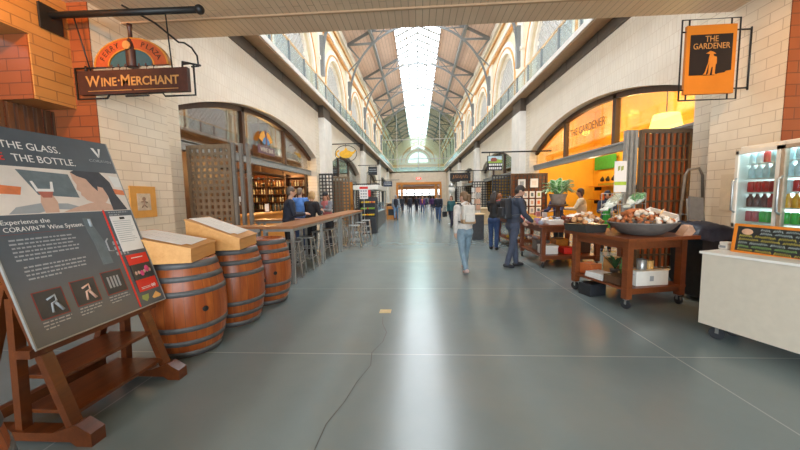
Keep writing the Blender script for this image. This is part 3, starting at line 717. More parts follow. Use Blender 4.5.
# ------------------------------------------------------------------ left foreground: easel with poster
t = thing('sign_easel', 'red-brown wooden easel stand with two step shelves on feet', 'easel', (-2.29, 2.27, 0))
YA, YB = -.385, .385; TL = R(18.5)
lean = lambda s: V((-.02-s*sin(TL), 0, .09+s*cos(TL)))          # point a distance s up the slanting front post
for y in (YA, YB):
    bm = bm_(); prism(bm, [(-.82, 0), (-.82, .09), (-.14, .09), (.03, .15), (.13, .09), (.13, 0), (.02, 0), (-.02, .03), (-.70, .03), (-.74, 0)], lambda u, v, d: V((u, d, v)), y-.048, y+.048); obj('foot', bm, 'easelwood', t)
    bm = bm_(); beam(bm, lean(0)+V((0, y, 0)), lean(1.95)+V((0, y, 0)), .07, .05); obj('front_post', bm, 'easelwood', t)
    bm = bm_(); beam(bm, V((-.74, y, .09)), lean(1.05)+V((-.04, y, 0)), .06, .05); obj('rear_brace', bm, 'easelwood', t)
    bm = bm_(); beam(bm, V((-.40, y, .09)), lean(.95)+V((-.04, y, 0)), .06, .05); obj('middle_brace', bm, 'easelwood', t)
for s, d0, d1 in ((.10, -.40, .02), (.36, -.36, .02)):
    p = lean(s); bm = bm_(); box(bm, p.x+d0, p.x+d1, YA+.03, YB-.03, p.z-.013, p.z+.013, bev=.004); obj('step_shelf', bm, 'easelwood', t)
bm = bm_(); box(bm, -.66, -.60, YA, YB, .12, .19); obj('stretcher', bm, 'easelwood', t)
p = lean(.60); bm = bm_(); box(bm, p.x-.05, p.x+.05, YA-.1, YB+.1, p.z-.035, p.z+.02); obj('ledge', bm, 'easelwood', t)
bm = bm_(); p = lean(1.9); beam(bm, p+V((-.03, YA, 0)), p+V((-.03, YB, 0)), .05, .06); obj('top_rail', bm, 'easelwood', t)

# poster board leaning on the easel: local u across (toward +Y), v up the slope, d out toward the aisle
M['poster'] = plain('charcoal_poster_glare', (.080, .100, .122), .28, var=.04); M['p_white'] = plain('print_white', (.78, .78, .76), .5, var=.02)  # poster charcoal is lightened with the bluish glare lying on it
M['p_red'] = plain('print_red', (.72, .03, .02), .45, var=.03); M['p_grey'] = plain('print_grey', (.33, .36, .38), .5, var=.04)
M['p_dark'] = plain('print_dark', (.035, .04, .045), .4, var=.1); M['p_skin'] = plain('print_skin', (.62, .40, .30), .5, var=.06); M['p_hair'] = plain('print_hair', (.045, .05, .065), .5)
M['p_pale'] = plain('print_pale_room', (.72, .66, .60), .5, var=.08, scale=4); M['p_orange'] = plain('print_orange', (.70, .20, .07), .5); M['p_wine'] = plain('print_wine', (.42, .13, .09), .4)
M['p_teal'] = plain('print_slate', (.13, .17, .19), .5); M['p_maroon'] = plain('print_maroon', (.20, .03, .025), .5); M['p_pink'] = plain('print_magenta', (.70, .08, .22), .5)
M['p_green'] = plain('print_olive', (.32, .38, .10), .5)
W_, H_ = .98, 1.46
TP = R(17.3)
bx = Matrix.Translation((-2.44, 2.335, .672)) @ Matrix(((0, -sin(TP), cos(TP), 0), (1, 0, 0, 0), (0, cos(TP), sin(TP), 0), (0, 0, 0, 1))) @ Matrix.Scale(1.055, 4)
t = thing('poster_board', 'charcoal poster about a wine system leaning back on the easel', 'poster'); t.matrix_world = bx
PF = lambda u, v, d: V((u, v, d))
def pr(bm, x0, x1, y0, y1, d=.0012, mi=0): box(bm, x0, x1, y0, y1, 0, d, mi)
def poly(name, pts, m, d=.0016, parent=None):
    bm = bm_(); prism(bm, pts, PF, 0, d); return obj(name, bm, m, parent or t)
bm = bm_(); box(bm, -W_/2, W_/2, 0, H_, -.012, 0); obj('board', bm, 'poster', t)
bm = bm_()
for x0, x1, y0, y1 in ((-W_/2-.004, W_/2+.004, -.006, .004), (-W_/2-.006, -W_/2+.002, 0, H_), (W_/2-.002, W_/2+.006, 0, H_)): box(bm, x0, x1, y0, y1, -.014, .003)
obj('edge_strip', bm, 'steel_light', t)
FL = lambda x, y: Matrix.Translation((x, y, .003))
def ptext(s, size, m, x, y, left=True, sq=1.):
    me = text(s, size, .001, sq); 
    if left:
        mn = min(v.co.x for v in me.vertices)
        for v in me.vertices: v.co.x -= mn
    me.transform(FL(x, y)); me.materials.clear(); me.materials.append(M[m]); o = bpy.data.objects.new('lettering', me); C.objects.link(o); o.parent = t
ptext('FOR', .074, 'p_red', -.445, 1.335); ptext('THE GLASS.', .074, 'p_white', -.268, 1.335, sq=.94)
ptext('PRESERVE', .074, 'p_red', -.485, 1.245, sq=.70); ptext('THE BOTTLE.', .074, 'p_white', -.225, 1.245, sq=.90)
bm = bm_(); prism(bm, [(.34, 1.40), (.362, 1.40), (.385, 1.345), (.378, 1.32)], PF, 0, .002); prism(bm, [(.388, 1.34), (.40, 1.40), (.418, 1.40), (.384, 1.32)], PF, 0, .002); obj('emblem', bm, 'p_white', t)
ptext('CORAVIN', .034, 'p_grey', .38, 1.285, False, 1.25)
# the printed picture: a woman raising a glass in a pale room
pc = obj('picture', (lambda b: (pr(b, -W_/2+.003, W_/2-.003, .85, 1.185), b)[1])(bm_()), 'p_pale', t)
P_ = lambda n, pts, m, d: poly(n, pts, m, d, pc)
P_('printed_band', [(-.487, 1.0), (-.26, .985), (-.24, 1.04), (-.487, 1.065)], 'p_orange', .0017)
P_('printed_band', [(.36, 1.0), (.487, .985), (.487, 1.03), (.36, 1.05)], 'p_orange', .0017)
P_('printed_screen', [(-.235, 1.165), (.08, 1.15), (.10, .965), (-.16, .985)], 'p_teal', .0018)
P_('printed_bowl', [(-.36, .855), (-.31, .9), (-.17, .925), (.0, .92), (.07, .895), (.05, .87), (-.1, .88), (-.2, .855)], 'p_grey', .0019)
P_('printed_glass', [(-.18, 1.085), (-.165, 1.01), (-.06, 1.01), (-.045, 1.085), (-.06, 1.085), (-.075, 1.03), (-.15, 1.03), (-.165, 1.085)], 'p_white', .0024)
P_('printed_wine', [(-.165, 1.02), (-.06, 1.02), (-.085, .965), (-.14, .965)], 'p_wine', .0022)
P_('printed_hand', [(-.15, .98), (-.075, .985), (-.06, .93), (-.075, .855), (-.16, .855), (-.165, .93)], 'p_skin', .0021)
P_('printed_face', [(.10, 1.17), (.20, 1.185), (.33, 1.17), (.36, 1.0), (.30, .93), (.25, .90), (.19, .925), (.15, .945), (.135, .97), (.12, .985), (.125, 1.01), (.10, 1.03), (.115, 1.07), (.10, 1.11)], 'p_skin', .0021)
P_('printed_shoulder', [(-.05, .855), (.05, .89), (.16, .92), (.27, .93), (.33, .90), (.34, .855)], 'p_skin', .0020)
P_('printed_hair', [(.10, 1.17), (.13, 1.185), (.33, 1.185), (.39, 1.10), (.40, 1.0), (.43, .93), (.46, .855), (.33, .855), (.33, .98), (.31, 1.05), (.27, 1.06), (.26, 1.02), (.23, 1.06), (.2, 1.12), (.14, 1.14)], 'p_hair', .0024)
P_('printed_pane', [(.40, 1.16), (.487, 1.15), (.487, 1.06), (.42, 1.06)], 'p_white', .0018)
# text block and lower pictures
ptext('Experience the', .044, 'p_white', -.42, .80); ptext('CORAVIN™ Wine System.', .044, 'p_white', -.42, .752, sq=.95)
bm = bm_(); box(bm, -.44, -.02, .722, .724, 0, .0016); obj('rule_line', bm, 'p_maroon', t)
def scribble(name, x, y, w, n, lh, m, hgt=.010):
    """rows of print too small to read"""
    bm = bm_()
    for r_ in range(n):
        u = x+random.uniform(0, .008); end = x+w*(random.uniform(.9, 1) if r_ < n-1 else .5)
        while u < end:
            l = random.uniform(.010, .036); box(bm, u, min(u+l, end), y-r_*lh-hgt/2, y-r_*lh+hgt/2, 0, .0015); u += l+.008
    o = obj(name, bm, m, t); return o
scribble('small_print', -.42, .685, .39, 6, .026, 'p_grey'); scribble('small_print', -.40, .505, .38, 4, .026, 'p_grey')
poly('printed_device', [(.06, .80), (.10, .80), (.11, .76), (.155, .60), (.16, .42), (.08, .42), (.075, .6), (.06, .70)], 'p_teal')
bm = bm_(); tube(bm, [(.10, .73, .002), (.10, .79, .002)], .012, 5)
tube(bm, [(.185, .62, .002), (.165, .60, .002), (.165, .52, .002), (.20, .515, .002)], .006, 5)
for i in range(4):
    for j in range(3): box(bm, .215+.03*i, .228+.03*i, .47+.045*j, .50+.045*j, 0, .002)
obj('printed_tools', bm, 'p_grey', t)
for i, x in enumerate((-.33, -.11, .11)):
    y = .155+.012*i
    o = obj('picture', (lambda b: (pr(b, x-.085, x+.085, y, y+.185), b)[1])(bm_()), 'p_maroon', t)
    poly('printed_view', [(x-.078, y+.007), (x+.078, y+.007), (x+.078, y+.178), (x-.078, y+.178)], 'p_dark', .0018, o)
    bm = bm_()
    if i == 2:
        for a in range(4): box(bm, x-.05+.026*a, x-.035+.026*a, y+.05, y+.14, 0, .0024)
    else: tube(bm, [(x-.02, y+.12, .002), (x+.03, y+.14, .002), (x+.03, y+.10, .002), (x, y+.09, .002), (x-.01, y+.03, .002)], .007, 5); tube(bm, [(x+.02, y+.09, .002), (x+.05, y+.03, .002)], .010, 5)
    obj('printed_bottle', bm, ('p_grey' if i != 1 else 'p_skin'), o)
    scribble('small_print', x-.085, y-.018, .17, 3, .021, 'p_grey', .008)
bm = bm_(); prism(bm, [(.232, .86), (.246, .86), (.246, .01), (.232, .01)], PF, 0, .002); obj('red_stripe', bm, 'p_red', t)
scribble('small_print', .27, .835, .19, 2, .022, 'p_grey', .009)
bm = bm_(); prism(bm, [(.285, .095), (.35, .095), (.34, .06), (.315, .035), (.28, .065)], PF, 0, .002); obj('printed_logo', bm, 'p_green', t)
bm = bm_(); prism(bm, [(.375, .055), (.425, .095), (.465, .055), (.455, .04), (.385, .04)], PF, 0, .002); obj('printed_logo', bm, 'gold', t)
def pinned(name, label, cat, x0, x1, y0, y1, m):
    o = thing(name, label, cat); o.matrix_world = bx @ Matrix.Translation(((x0+x1)/2, (y0+y1)/2, .004))
    w, h = (x1-x0)/2, (y1-y0)/2
    bm = bm_(); box(bm, -w, w, -h, h, 0, .003); obj('sheet', bm, m, o); return o, w, h
t0 = t
o, w, h = pinned('price_sheet', 'white printed sheet clipped to the upper right of the charcoal poster', 'paper', .268, .468, .49, .80, 'p_white')
t = o; bm = bm_(); box(bm, -.02, .02, h-.03, h-.012, 0, .008); obj('clip', bm, 'black', o)
bm = bm_()
for i in range(11): box(bm, -w+.012, w-random.uniform(.015, .06), h-.045-.018*i-.002, h-.045-.018*i+.002, 0, .0036)
obj('small_print', bm, 'p_grey', o)
o, w, h = pinned('red_flyer', 'red event flyer with a photo pinned below the white sheet', 'flyer', .275, .468, .125, .455, 'p_red')
bm = bm_(); box(bm, -w, w, -.06, .075, 0, .0036); obj('photo_strip', bm, 'p_dark', o)
bm = bm_()
for i in range(6): ball(bm, (-.066+.027*i, random.uniform(-.01, .02), .003), .013, sc=(1, 1.4, .2), u=8, v=6)
obj('printed_crowd', bm, 'p_skin', o)
bm = bm_(); ball(bm, (.045, .02, .0035), .024, sc=(1, 1.3, .2), u=8, v=6); ball(bm, (-.01, -.01, .0035), .02, sc=(1, 1.3, .2), u=8, v=6); obj('printed_flower', bm, 'p_pink', o)
bm = bm_(); box(bm, -.06, .05, h-.035, h-.028, 0, .0038); box(bm, -.07, .02, -h+.02, -h+.024, 0, .0038); box(bm, -.07, .02, -h+.032, -h+.036, 0, .0038)
for x in (.04, .062): tube(bm, [(x-.008, -h+.03, .003), (x, -h+.045, .003), (x+.008, -h+.03, .003), (x, -h+.015, .003), (x-.008, -h+.03, .003)], .003, 4)
obj('small_print', bm, 'p_white', o)

# ------------------------------------------------------------------ wine barrels
def barrel_wood():
    m, nt, b = base('oak_barrel_staves', .38)
    tc = nt.nodes.new('ShaderNodeTexCoord'); sp = nt.nodes.new('ShaderNodeSeparateXYZ'); nt.links.new(tc.outputs['Object'], sp.inputs[0])
    at = nt.nodes.new('ShaderNodeMath'); at.operation = 'ARCTAN2'; nt.links.new(sp.outputs[1], at.inputs[0]); nt.links.new(sp.outputs[0], at.inputs[1])
    ml = nt.nodes.new('ShaderNodeMath'); ml.operation = 'MULTIPLY'; ml.inputs[1].default_value = 26/(2*pi); nt.links.new(at.outputs[0], ml.inputs[0])
    fl = nt.nodes.new('ShaderNodeMath'); fl.operation = 'FLOOR'; nt.links.new(ml.outputs[0], fl.inputs[0])
    wn = nt.nodes.new('ShaderNodeTexWhiteNoise'); wn.noise_dimensions = '1D'; nt.links.new(fl.outputs[0], wn.inputs['W'])
    fr = nt.nodes.new('ShaderNodeMath'); fr.operation = 'FRACT'; nt.links.new(ml.outputs[0], fr.inputs[0])
    pp = nt.nodes.new('ShaderNodeMath'); pp.operation = 'PINGPONG'; pp.inputs[1].default_value = .5; nt.links.new(fr.outputs[0], pp.inputs[0])
    lt = nt.nodes.new('ShaderNodeMath'); lt.operation = 'LESS_THAN'; lt.inputs[1].default_value = .025; nt.links.new(pp.outputs[0], lt.inputs[0])
    c = _mix(nt, (.34, .078, .013), (.50, .145, .026), wn.outputs[0])
    g = noise(nt, coords(nt, (9, 9, 1.2)), 2.5, 6); c = _mix(nt, c, (.28, .058, .010), g)
    c2 = nt.nodes.new('ShaderNodeMix'); c = _mix(nt, c, (.16, .05, .015), lt.outputs[0]); nt.links.new(c, b.inputs['Base Color']); nt.nodes.remove(c2); return m
M['staves'] = barrel_wood(); M['hoop'] = plain('galvanised_hoop', (.115, .115, .115), .55, .25, var=.18, scale=9)
BH = 1.0
def br(z): s = (z/BH-.5)*2; return .375-.090*s*s
def barrel(label, loc, rz, scale=1.):
    t = thing('wine_barrel', label, 'barrel', loc, rz, 'oak barrels along the left side')
    bm = bm_(); lathe(bm, [(br(BH*i/22), BH*i/22) for i in range(23)]+[(br(BH)-.03, BH), (br(BH)-.035, BH-.035), (.001, BH-.035)], 40, capt=False); obj('staves', bm, 'staves', t)
    for z0, z1 in ((.005, .07), (.14, .195), (.29, .345), (.655, .71), (.80, .855), (.925, .99)):
        bm = bm_(); r0, r1 = br(z0*BH), br(z1*BH)
        lathe(bm, [(r0-.002, z0*BH), (r0+.007, z0*BH+.001), (r1+.007, z1*BH-.001), (r1-.002, z1*BH)], 40, capb=False, capt=False); obj('hoop', bm, 'hoop', t)
    bm = bm_(); lathe(bm, [(.028, 0), (.028, .012), (.02, .014)], 14, (br(.5)-.004, 0, .5), axis=Matrix.Rotation(R(90), 3, 'Y')); obj('bung', bm, 'black', t)
    return t
b1 = barrel('nearest oak wine barrel, beside the easel, carrying a slanted menu crate', (-2.52, 3.25, 0), R(-30))
b2 = dup(b1, (-2.46, 4.03, 0), R(20), 'middle oak wine barrel between two others, carrying the tilted crate')
b3 = dup(b1, (-2.42, 4.85, 0), R(-45), 'third oak wine barrel, bare on top, next to the tall table')
b4 = dup(b1, (-1.765, .755, 0), R(100), 'oak wine barrel cut off at the bottom left corner, in front of the easel')
def crate(label, loc, rz, tilt, L=.62, Wd=.50, h=.13):
    """shallow wooden box whose lid slopes like a lectern; menu on top is separate"""
    t = thing('menu_crate', label, 'crate', loc, rz, 'wooden crates on the barrels')
    bm = bm_(); prism(bm, [(-L/2, 0), (L/2, 0), (L/2, h), (-L/2, h+tilt)], lambda u, v, d: V((u, d, v)), -Wd/2, Wd/2); obj('box', bm, 'cratewood', t)
    a = atan2(-tilt, L); bm = bm_(); box(bm, -.0, .0+sqrt(L*L+tilt*tilt)+.02, -Wd/2-.012, Wd/2+.012, 0, .016, bev=.003)
    bm.transform(Matrix.Translation((-L/2-.01, 0, h+tilt+.003)) @ Matrix.Rotation(-a, 4, 'Y')); obj('lid', bm, 'cratewood', t)
    return t, a
c1, a1 = crate('pale wooden crate with sloping lid on the nearest barrel', (-2.58, 3.15, 1.0), R(13), .15, .62, .58, .13)
c2, a2 = crate('tilted pale wooden crate with a leaf mark on the middle barrel', (-2.50, 3.93, 1.0), R(9), .24, .60, .58, .13)
bm = bm_(); ball(bm, (.29, .1, .055), .03, sc=(.05, 1, 1)); ball(bm, (.29, .06, .05), .02, sc=(.05, 1, 1)); obj('leaf_mark', bm, plain('green_leaf_mark', (.30, .36, .06), .6), c2)
def menu(label, cr, a, L, tilt, h):
    t = thing('menu_sheet', label, 'menu'); t.matrix_world = Matrix.Translation(cr.location) @ Matrix.Rotation(cr.rotation_euler.z, 4, 'Z') @ Matrix.Translation((-L/2, 0, h+tilt+.024)) @ Matrix.Rotation(-a, 4, 'Y')
    for i, (dx, dy, r_) in enumerate(((.05, .02, 3), (.03, -.02, -4))):
        bm = bm_(); box(bm, 0, L*.86, -.21, .21, .003*i, .003*i+.0025); bm.transform(Matrix.Translation((dx, dy, 0)) @ Matrix.Rotation(R(r_), 4, 'Z')); obj('sheet', bm, 'paper', t)
    bm = bm_()
    for c_ in (-.12, .04):
        for i in range(9): box(bm, .14+.035*i, .1415+.035*i, c_, c_+random.uniform(.05, .09), .006, .0064)
    obj('printed_lines', bm, 'p_grey', t); return t
menu('white menu sheets lying on the crate nearest the easel', c1, a1, .62, .15, .13)
menu('white menu sheets lying on the tilted crate of the middle barrel', c2, a2, .60, .24, .13)
# orange framed plaque on the pier
t = thing('wall_plaque', 'small orange square plaque with a pale engraved centre on the left brick pier', 'plaque', (XC-4.75+.0, 5.08, 1.60))
bm = bm_(); box(bm, 0, .018, -.25, .25, -.26, .26, bev=.004); obj('frame', bm, plain('orange_frame', (.72, .36, .08), .5, var=.05), t)
bm = bm_(); box(bm, .018, .022, -.13, .13, -.14, .14); obj('print', bm, plain('plaque_cream', (.66, .54, .40), .7, var=.15, scale=20), t)
bm = bm_(); ball(bm, (.022, 0, .05), .035, sc=(.05, 1, 1)); tube(bm, [(.023, 0, .02), (.023, -.01, -.05), (.023, -.05, -.09)], .012, 5); tube(bm, [(.023, 0, -.05), (.023, .05, -.09)], .012, 5); tube(bm, [(.023, -.06, 0), (.023, 0, .01), (.023, .06, -.01)], .010, 5); obj('engraved_figure', bm, plain('plaque_brown', (.34, .22, .15), .7), t)
# wooden slat screen in the side passage above the poster
t = thing('slat_screen', 'dark wooden slat screen under the orange-lit brick lintel at far left', 'screen', (XC-5.42, 3.6, 0))
for i in range(9):
    bm = bm_(); y = .02+.105*i; box(bm, -.02, .02, y-.03, y+.03, .1, 2.92); obj('slat', bm, 'darkwood', t)
for z in (.3, 2.45): bm = bm_(); box(bm, -.045, -.02, -.02, .90, z-.06, z+.06); obj('rail', bm, 'darkwood', t)

# ------------------------------------------------------------------ tall tables and stools of the wine bar
def tall_table(label, loc, L, W, H, legs, rz=0., group=None):
    t = thing('bar_table', label, 'table', loc, rz, group)
    bm = bm_(); n = 3
    for i in range(n): box(bm, -W/2+W*i/n+.002, -W/2+W*(i+1)/n-.002, 0, L, H-.045, H, bev=.004)
    box(bm, -W/2, W/2, -.02, 0, H-.05, H, bev=.004); obj('tabletop', bm, 'barwood', t)
    bm = bm_()
    for x in (-W/2+.04, W/2-.04): box(bm, x-.025, x+.025, .02, L-.02, H-.10, H-.046)
    for y in legs: box(bm, -W/2+.04, W/2-.04, y-.025, y+.025, H-.10, H-.046)
    obj('steel_apron', bm, 'steel_light', t)
    for y in legs:
        for x in (-W/2+.04, W/2-.04):
            bm = bm_(); box(bm, x-.028, x+.028, y-.028, y+.028, 0, H-.046); obj('leg', bm, 'steel_light', t)
    return t
tall_table('long tall bar table with grey steel legs running down the nave', (-2.62, 5.75, 0), 3.65, .60, 1.10, (.05, 1.85, 3.55), 0, 'tall tables of the wine bar')
tall_table('second tall bar table continuing behind the seated group toward the food stall', (-2.62, 9.5, 0), 3.7, .60, 1.10, (.05, 1.8, 3.6), 0, 'tall tables of the wine bar')
t = tall_table('tall bar table set crosswise from the barrels to the shop', (-2.95, 5.97, 0), .9, .42, 1.10, (.08, .8), R(90), 'tall tables of the wine bar')
tall_table('inner crosswise tall table in front of the orange counter', (-3.0, 8.3, 0), 1.3, .4, 1.08, (.06, 1.2), R(90), 'tall tables of the wine bar')
def stool(label, loc, rz):
    t = thing('bar_stool', label, 'stool', loc, rz, 'grey steel bar stools')
    bm = bm_(); box(bm, -.165, .165, -.165, .165, .715, .745, bev=.012); obj('seat', bm, 'galv', t)
    for sx in (-1, 1):
        for sy in (-1, 1):
            bm = bm_(); beam(bm, (sx*.14, sy*.14, .72), (sx*.215, sy*.215, 0), .03, .025); obj('leg', bm, 'galv', t)
    for z, r_ in ((.28, .187), (.5, .165)):
        bm = bm_(); q = [(-r_, -r_, z), (r_, -r_, z), (r_, r_, z), (-r_, r_, z)]
        for i in range(4): beam(bm, q[i], q[(i+1) % 4], .016, .016)
        obj('footrest', bm, 'galv', t)
    return t
st = stool('grey steel bar stool under the near end of the long table by the third barrel', (-2.62, 6.45, 0), R(8))
for (x, y, rz, lab) in ((-2.58, 7.1, 5, 'second grey steel stool tucked under the near long table'), (-2.64, 8.35, -6, 'third grey steel stool tucked under the near long table past its middle legs'),
        (-2.60, 8.95, 4, 'fourth grey steel stool at the far end under the near long table'), (-3.35, 7.0, 12, 'grey steel stool on the shop side behind the crosswise table'),
        (-2.05, 10.1, 3, 'first of three grey stools on the nave side of the second tall table'), (-2.05, 11.2, -5, 'second of three grey stools on the nave side of the second tall table'),
        (-2.05, 12.3, 6, 'last of three grey stools by the second tall table, nearest the food stall'),
        (-3.2, 11.9, 3, 'grey stool on the shop side of the second tall table behind the capped woman'), (-3.2, 12.7, 3, 'farther grey stool on the shop side of the second tall table')):
    dup(st, (x, y, 0), R(rz), lab)
# ------------------------------------------------------------------ right side: tables of the garden shop
def caster(parent, x, y, rz=0.):
    bm = bm_(); lathe(bm, [(.065, -.018), (.065, .018)], 16, (x, y, .065), axis=Matrix.Rotation(rz, 3, 'Z') @ Matrix.Rotation(R(90), 3, 'Y'))
    c = obj('caster', bm, 'blackplastic', parent)
    bm = bm_(); box(bm, x-.025, x+.025, y-.025, y+.025, .125, .145)
    for s in (-1, 1): beam(bm, V((x, y, .065))+Matrix.Rotation(rz, 3, 'Z') @ V((s*.022, 0, 0)), V((x, y, .14))+Matrix.Rotation(rz, 3, 'Z') @ V((s*.022, 0, 0)), .006, .03)
    obj('caster_fork', bm, 'galv', c)
def work_table(label, loc, rz, w, l, h, shelf, lip=False):
    t = thing('work_table', label, 'table', loc, rz, 'wooden display tables on casters')
    for x in (.05, w-.05):
        for y in (.05, l-.05):
            bm = bm_(); box(bm, x-.045, x+.045, y-.045, y+.045, .14, h-.06, bev=.004); obj('leg', bm, 'tablewood', t); caster(t, x, y, R(random.uniform(-40, 40)))
    bm = bm_(); n = 6
    for i in range(n): box(bm, -.09+(w+.18)*i/n+.001, -.09+(w+.18)*(i+1)/n-.001, -.09, l+.09, h-.05, h, bev=.003)
    obj('tabletop', bm, 'tablewood', t)
    bm = bm_()
    for y in (.05, l-.05): box(bm, .09, w-.09, y-.02, y+.02, h-.17, h-.05)
    for x in (.05, w-.05): box(bm, x-.02, x+.02, .09, l-.09, h-.17, h-.05)
    obj('apron', bm, 'tablewood', t)
    bm = bm_(); box(bm, .0, w, .0, l, shelf-.03, shelf, bev=.003); box(bm, .06, w-.06, .03, .06, shelf-.09, shelf-.03); box(bm, .06, w-.06, l-.06, l-.03, shelf-.09, shelf-.03); obj('lower_shelf', bm, 'tablewood', t)
    return t
T2 = (2.83, 4.42, 0); A2 = R(13.5)
work_table('near wooden display table on casters with the wide bowl of dried pods', T2, A2, .98, 1.08, 1.0, .29)
T1 = (2.67, 7.02, 0)
work_table('wooden display table with the red bowl and potted plant, beside the man in grey trousers', T1, 0, 1.25, 1.5, .95, .27)
work_table('far wooden table at the card rack behind the dark-haired woman', (2.75, 9.7, 0), 0, 1.2, 1.5, .90, .25)
M2 = Matrix.Translation(T2) @ Matrix.Rotation(A2, 4, 'Z')
def on2(x, y, z): return M2 @ V((x, y, z))
def at2(o, x, y, z, rz=0.): o.location = on2(x, y, z); o.rotation_euler = (0, 0, A2+rz); return o
random.seed(21)
# wide bowl of dried pods and garlic
M['clay_bowl'] = plain('grey_clay_bowl', (.15, .13, .115), .55, var=.15); M['tin'] = plain('dark_tin_tray', (.06, .055, .05), .4, .4)
t = thing('display_bowl', 'very wide shallow grey bowl heaped with dried pods on the near table', 'bowl'); at2(t, .50, .29, 1.0)
bm = bm_(); lathe(bm, [(.20, 0), (.24, .01), (.36, .09), (.42, .165), (.44, .185), (.425, .19), (.40, .165), (.33, .10), (.2, .03), (.001, .025)], 40, capt=False); obj('bowl_shell', bm, 'clay_bowl', t)
PODM = [plain('pod_rust', (.42, .13, .04), .6, var=.25, scale=40), plain('pod_cream', (.74, .62, .50), .6, var=.15, scale=40), plain('pod_brown', (.20, .075, .035), .6, var=.3, scale=40), plain('pod_tan', (.60, .30, .12), .6, var=.2, scale=40), plain('pod_white', (.82, .78, .70), .6, var=.08, scale=40)]
def pod_mesh(m, kind):
    bm = bm_()
    if kind == 0: lathe(bm, [(.003, 0), (.022, .006), (.032, .022), (.026, .042), (.010, .054), (.004, .066)], 9, capt=True)
    elif kind == 1: ico(bm, (0, 0, .024), .027, 2, (1, 1, .85), .14)
    else: lathe(bm, [(.006, 0), (.020, .01), (.024, .03), (.034, .045), (.036, .05), (.02, .052)], 9)
    return obj('dried_pod', bm, m)
pods = [pod_mesh(PODM[0], 1), pod_mesh(PODM[1], 0), pod_mesh(PODM[2], 1), pod_mesh(PODM[3], 2), pod_mesh(PODM[4], 0)]
used = [False]*5
def pod(q, loc, label, group, s=1.):
    if not used[q]: used[q] = True; o = pods[q]
    else: o = pods[q].copy(); C.objects.link(o)
    o.location = loc; o.rotation_euler = (random.uniform(-1, 1), random.uniform(-1, 1), random.uniform(0, 6)); o.scale = (s,)*3
    tag(o, label, 'dried pod', group)
names5 = ['rust brown', 'cream', 'dark brown', 'tan cup-shaped', 'white']
for ring_, n, z in ((.37, 26, .18), (.30, 22, .215), (.22, 16, .25), (.13, 9, .28), (.04, 3, .30)):
    for i in range(n):
        a = 2*pi*i/n+random.uniform(-.1, .1); q = random.choice((0, 0, 0, 1, 4, 2))
        pod(q, on2(.50+ring_*cos(a), .29+ring_*sin(a), 1.0+z+random.uniform(-.01, .01)), '%s dried pod heaped in the wide grey bowl' % names5[q], 'dried pods in the wide bowl', random.uniform(.95, 1.3))
# dark tray of pods
t = thing('display_tray', 'dark square tray heaped with brown pods left of the wide bowl', 'tray'); at2(t, .05, .86, 1.0)
bm = bm_(); prism(bm, [(-.16, 0), (.16, 0), (.20, .12), (-.20, .12)], lambda u, v, d: V((u, d, v)), -.24, .24); obj('tray_shell', bm, 'tin', t)
for i in range(6):
    for j in range(7):
        q = random.choice((0, 3, 3, 1, 2, 4)); x, y = -.155+.062*i, -.195+.065*j
        pod(q, on2(.05+x+random.uniform(-.01, .01), .86+y, 1.13+.15*(1-abs(x)/.2)*(1-abs(y)/.25)+random.uniform(0, .015)), '%s dried pod piled in the dark tray' % names5[q], 'dried pods in the dark tray', random.uniform(1., 1.4))
# bundle of reddish bark behind the bowl heap
t = thing('bark_bundle', 'reddish bundle of curled bark lying on the bowl heap', 'bark bundle'); at2(t, .50, .39, 1.29, R(10))
for i in range(9): bm = bm_(); y = random.uniform(-.07, .07); z = random.uniform(0, .05); tube(bm, [(-.2, y, z), (-.05, y+.02, z+.02), (.1, y, z+.02), (.2, y-.02, z)], .018, 7); obj('bark_curl', bm, PODM[0], t)
# wire rack holding bags of greenery
t = thing('wire_rack', 'thin wire rack behind the bowl holding bags of moss', 'rack'); at2(t, .84, .95, 1.0)
bm = bm_()
for x in (-.32, -.10, .12, .34):
    for y in (-.10, .10): tube(bm, [(x, y, 0), (x, y, .60)], .006, 5)
for z in (.25, .42, .60):
    for y in (-.10, .10): tube(bm, [(-.32, y, z), (.34, y, z)], .005, 5)
for x in (-.32, -.21, -.10, 0, .12, .23, .34): tube(bm, [(x, -.10, .42), (x, .10, .42)], .004, 5)
obj('wire_frame', bm, 'galv', t)
M['cellophane'] = plain('pale_cellophane', (.66, .72, .66), .18, var=.15, scale=25); M['moss'] = plain('green_moss', (.16, .36, .17), .8, var=.4, scale=50); M['mossgrey'] = plain('grey_moss', (.42, .45, .36), .8, var=.3, scale=50)
def bag(label, x, y, z, rz, tilt, m2):
    o = thing('moss_bag', label, 'bag', group='bags of moss on the wire rack')
    o.matrix_world = M2 @ Matrix.Translation((x, y, z)) @ Matrix.Rotation(rz, 4, 'Z') @ Matrix.Rotation(tilt, 4, 'Y')
    bm = bm_(); ico(bm, (0, 0, 0), .12, 3, (1.2, .62, .5), .07); obj('bag_body', bm, 'cellophane', o)
    bm = bm_(); ico(bm, (.03, -.012, .016), .10, 3, (1.1, .68, .52), .16); obj('moss_filling', bm, m2, o)
    bm = bm_(); prism(bm, [(-.12, -.03), (-.20, -.07), (-.22, .02), (-.20, .07), (-.12, .03)], lambda u, v, d: V((u, v, d)), -.01, .012); obj('gathered_top', bm, 'cellophane', o)
bag('clear bag of grey-green moss slumped at the left end of the wire rack', -.43+.98, .88, 1.44, R(10), R(-32), 'mossgrey')
bag('second clear bag of grey moss just right of the slumped left one', .70, .97, 1.50, R(-20), R(-30), 'mossgrey')
bag('clear bag of bright green moss in the middle right of the wire rack', .98, .90, 1.49, R(10), R(-38), 'moss')
bag('clear bag of green moss at the right end of the wire rack', 1.16, .96, 1.50, R(0), R(-35), 'moss')
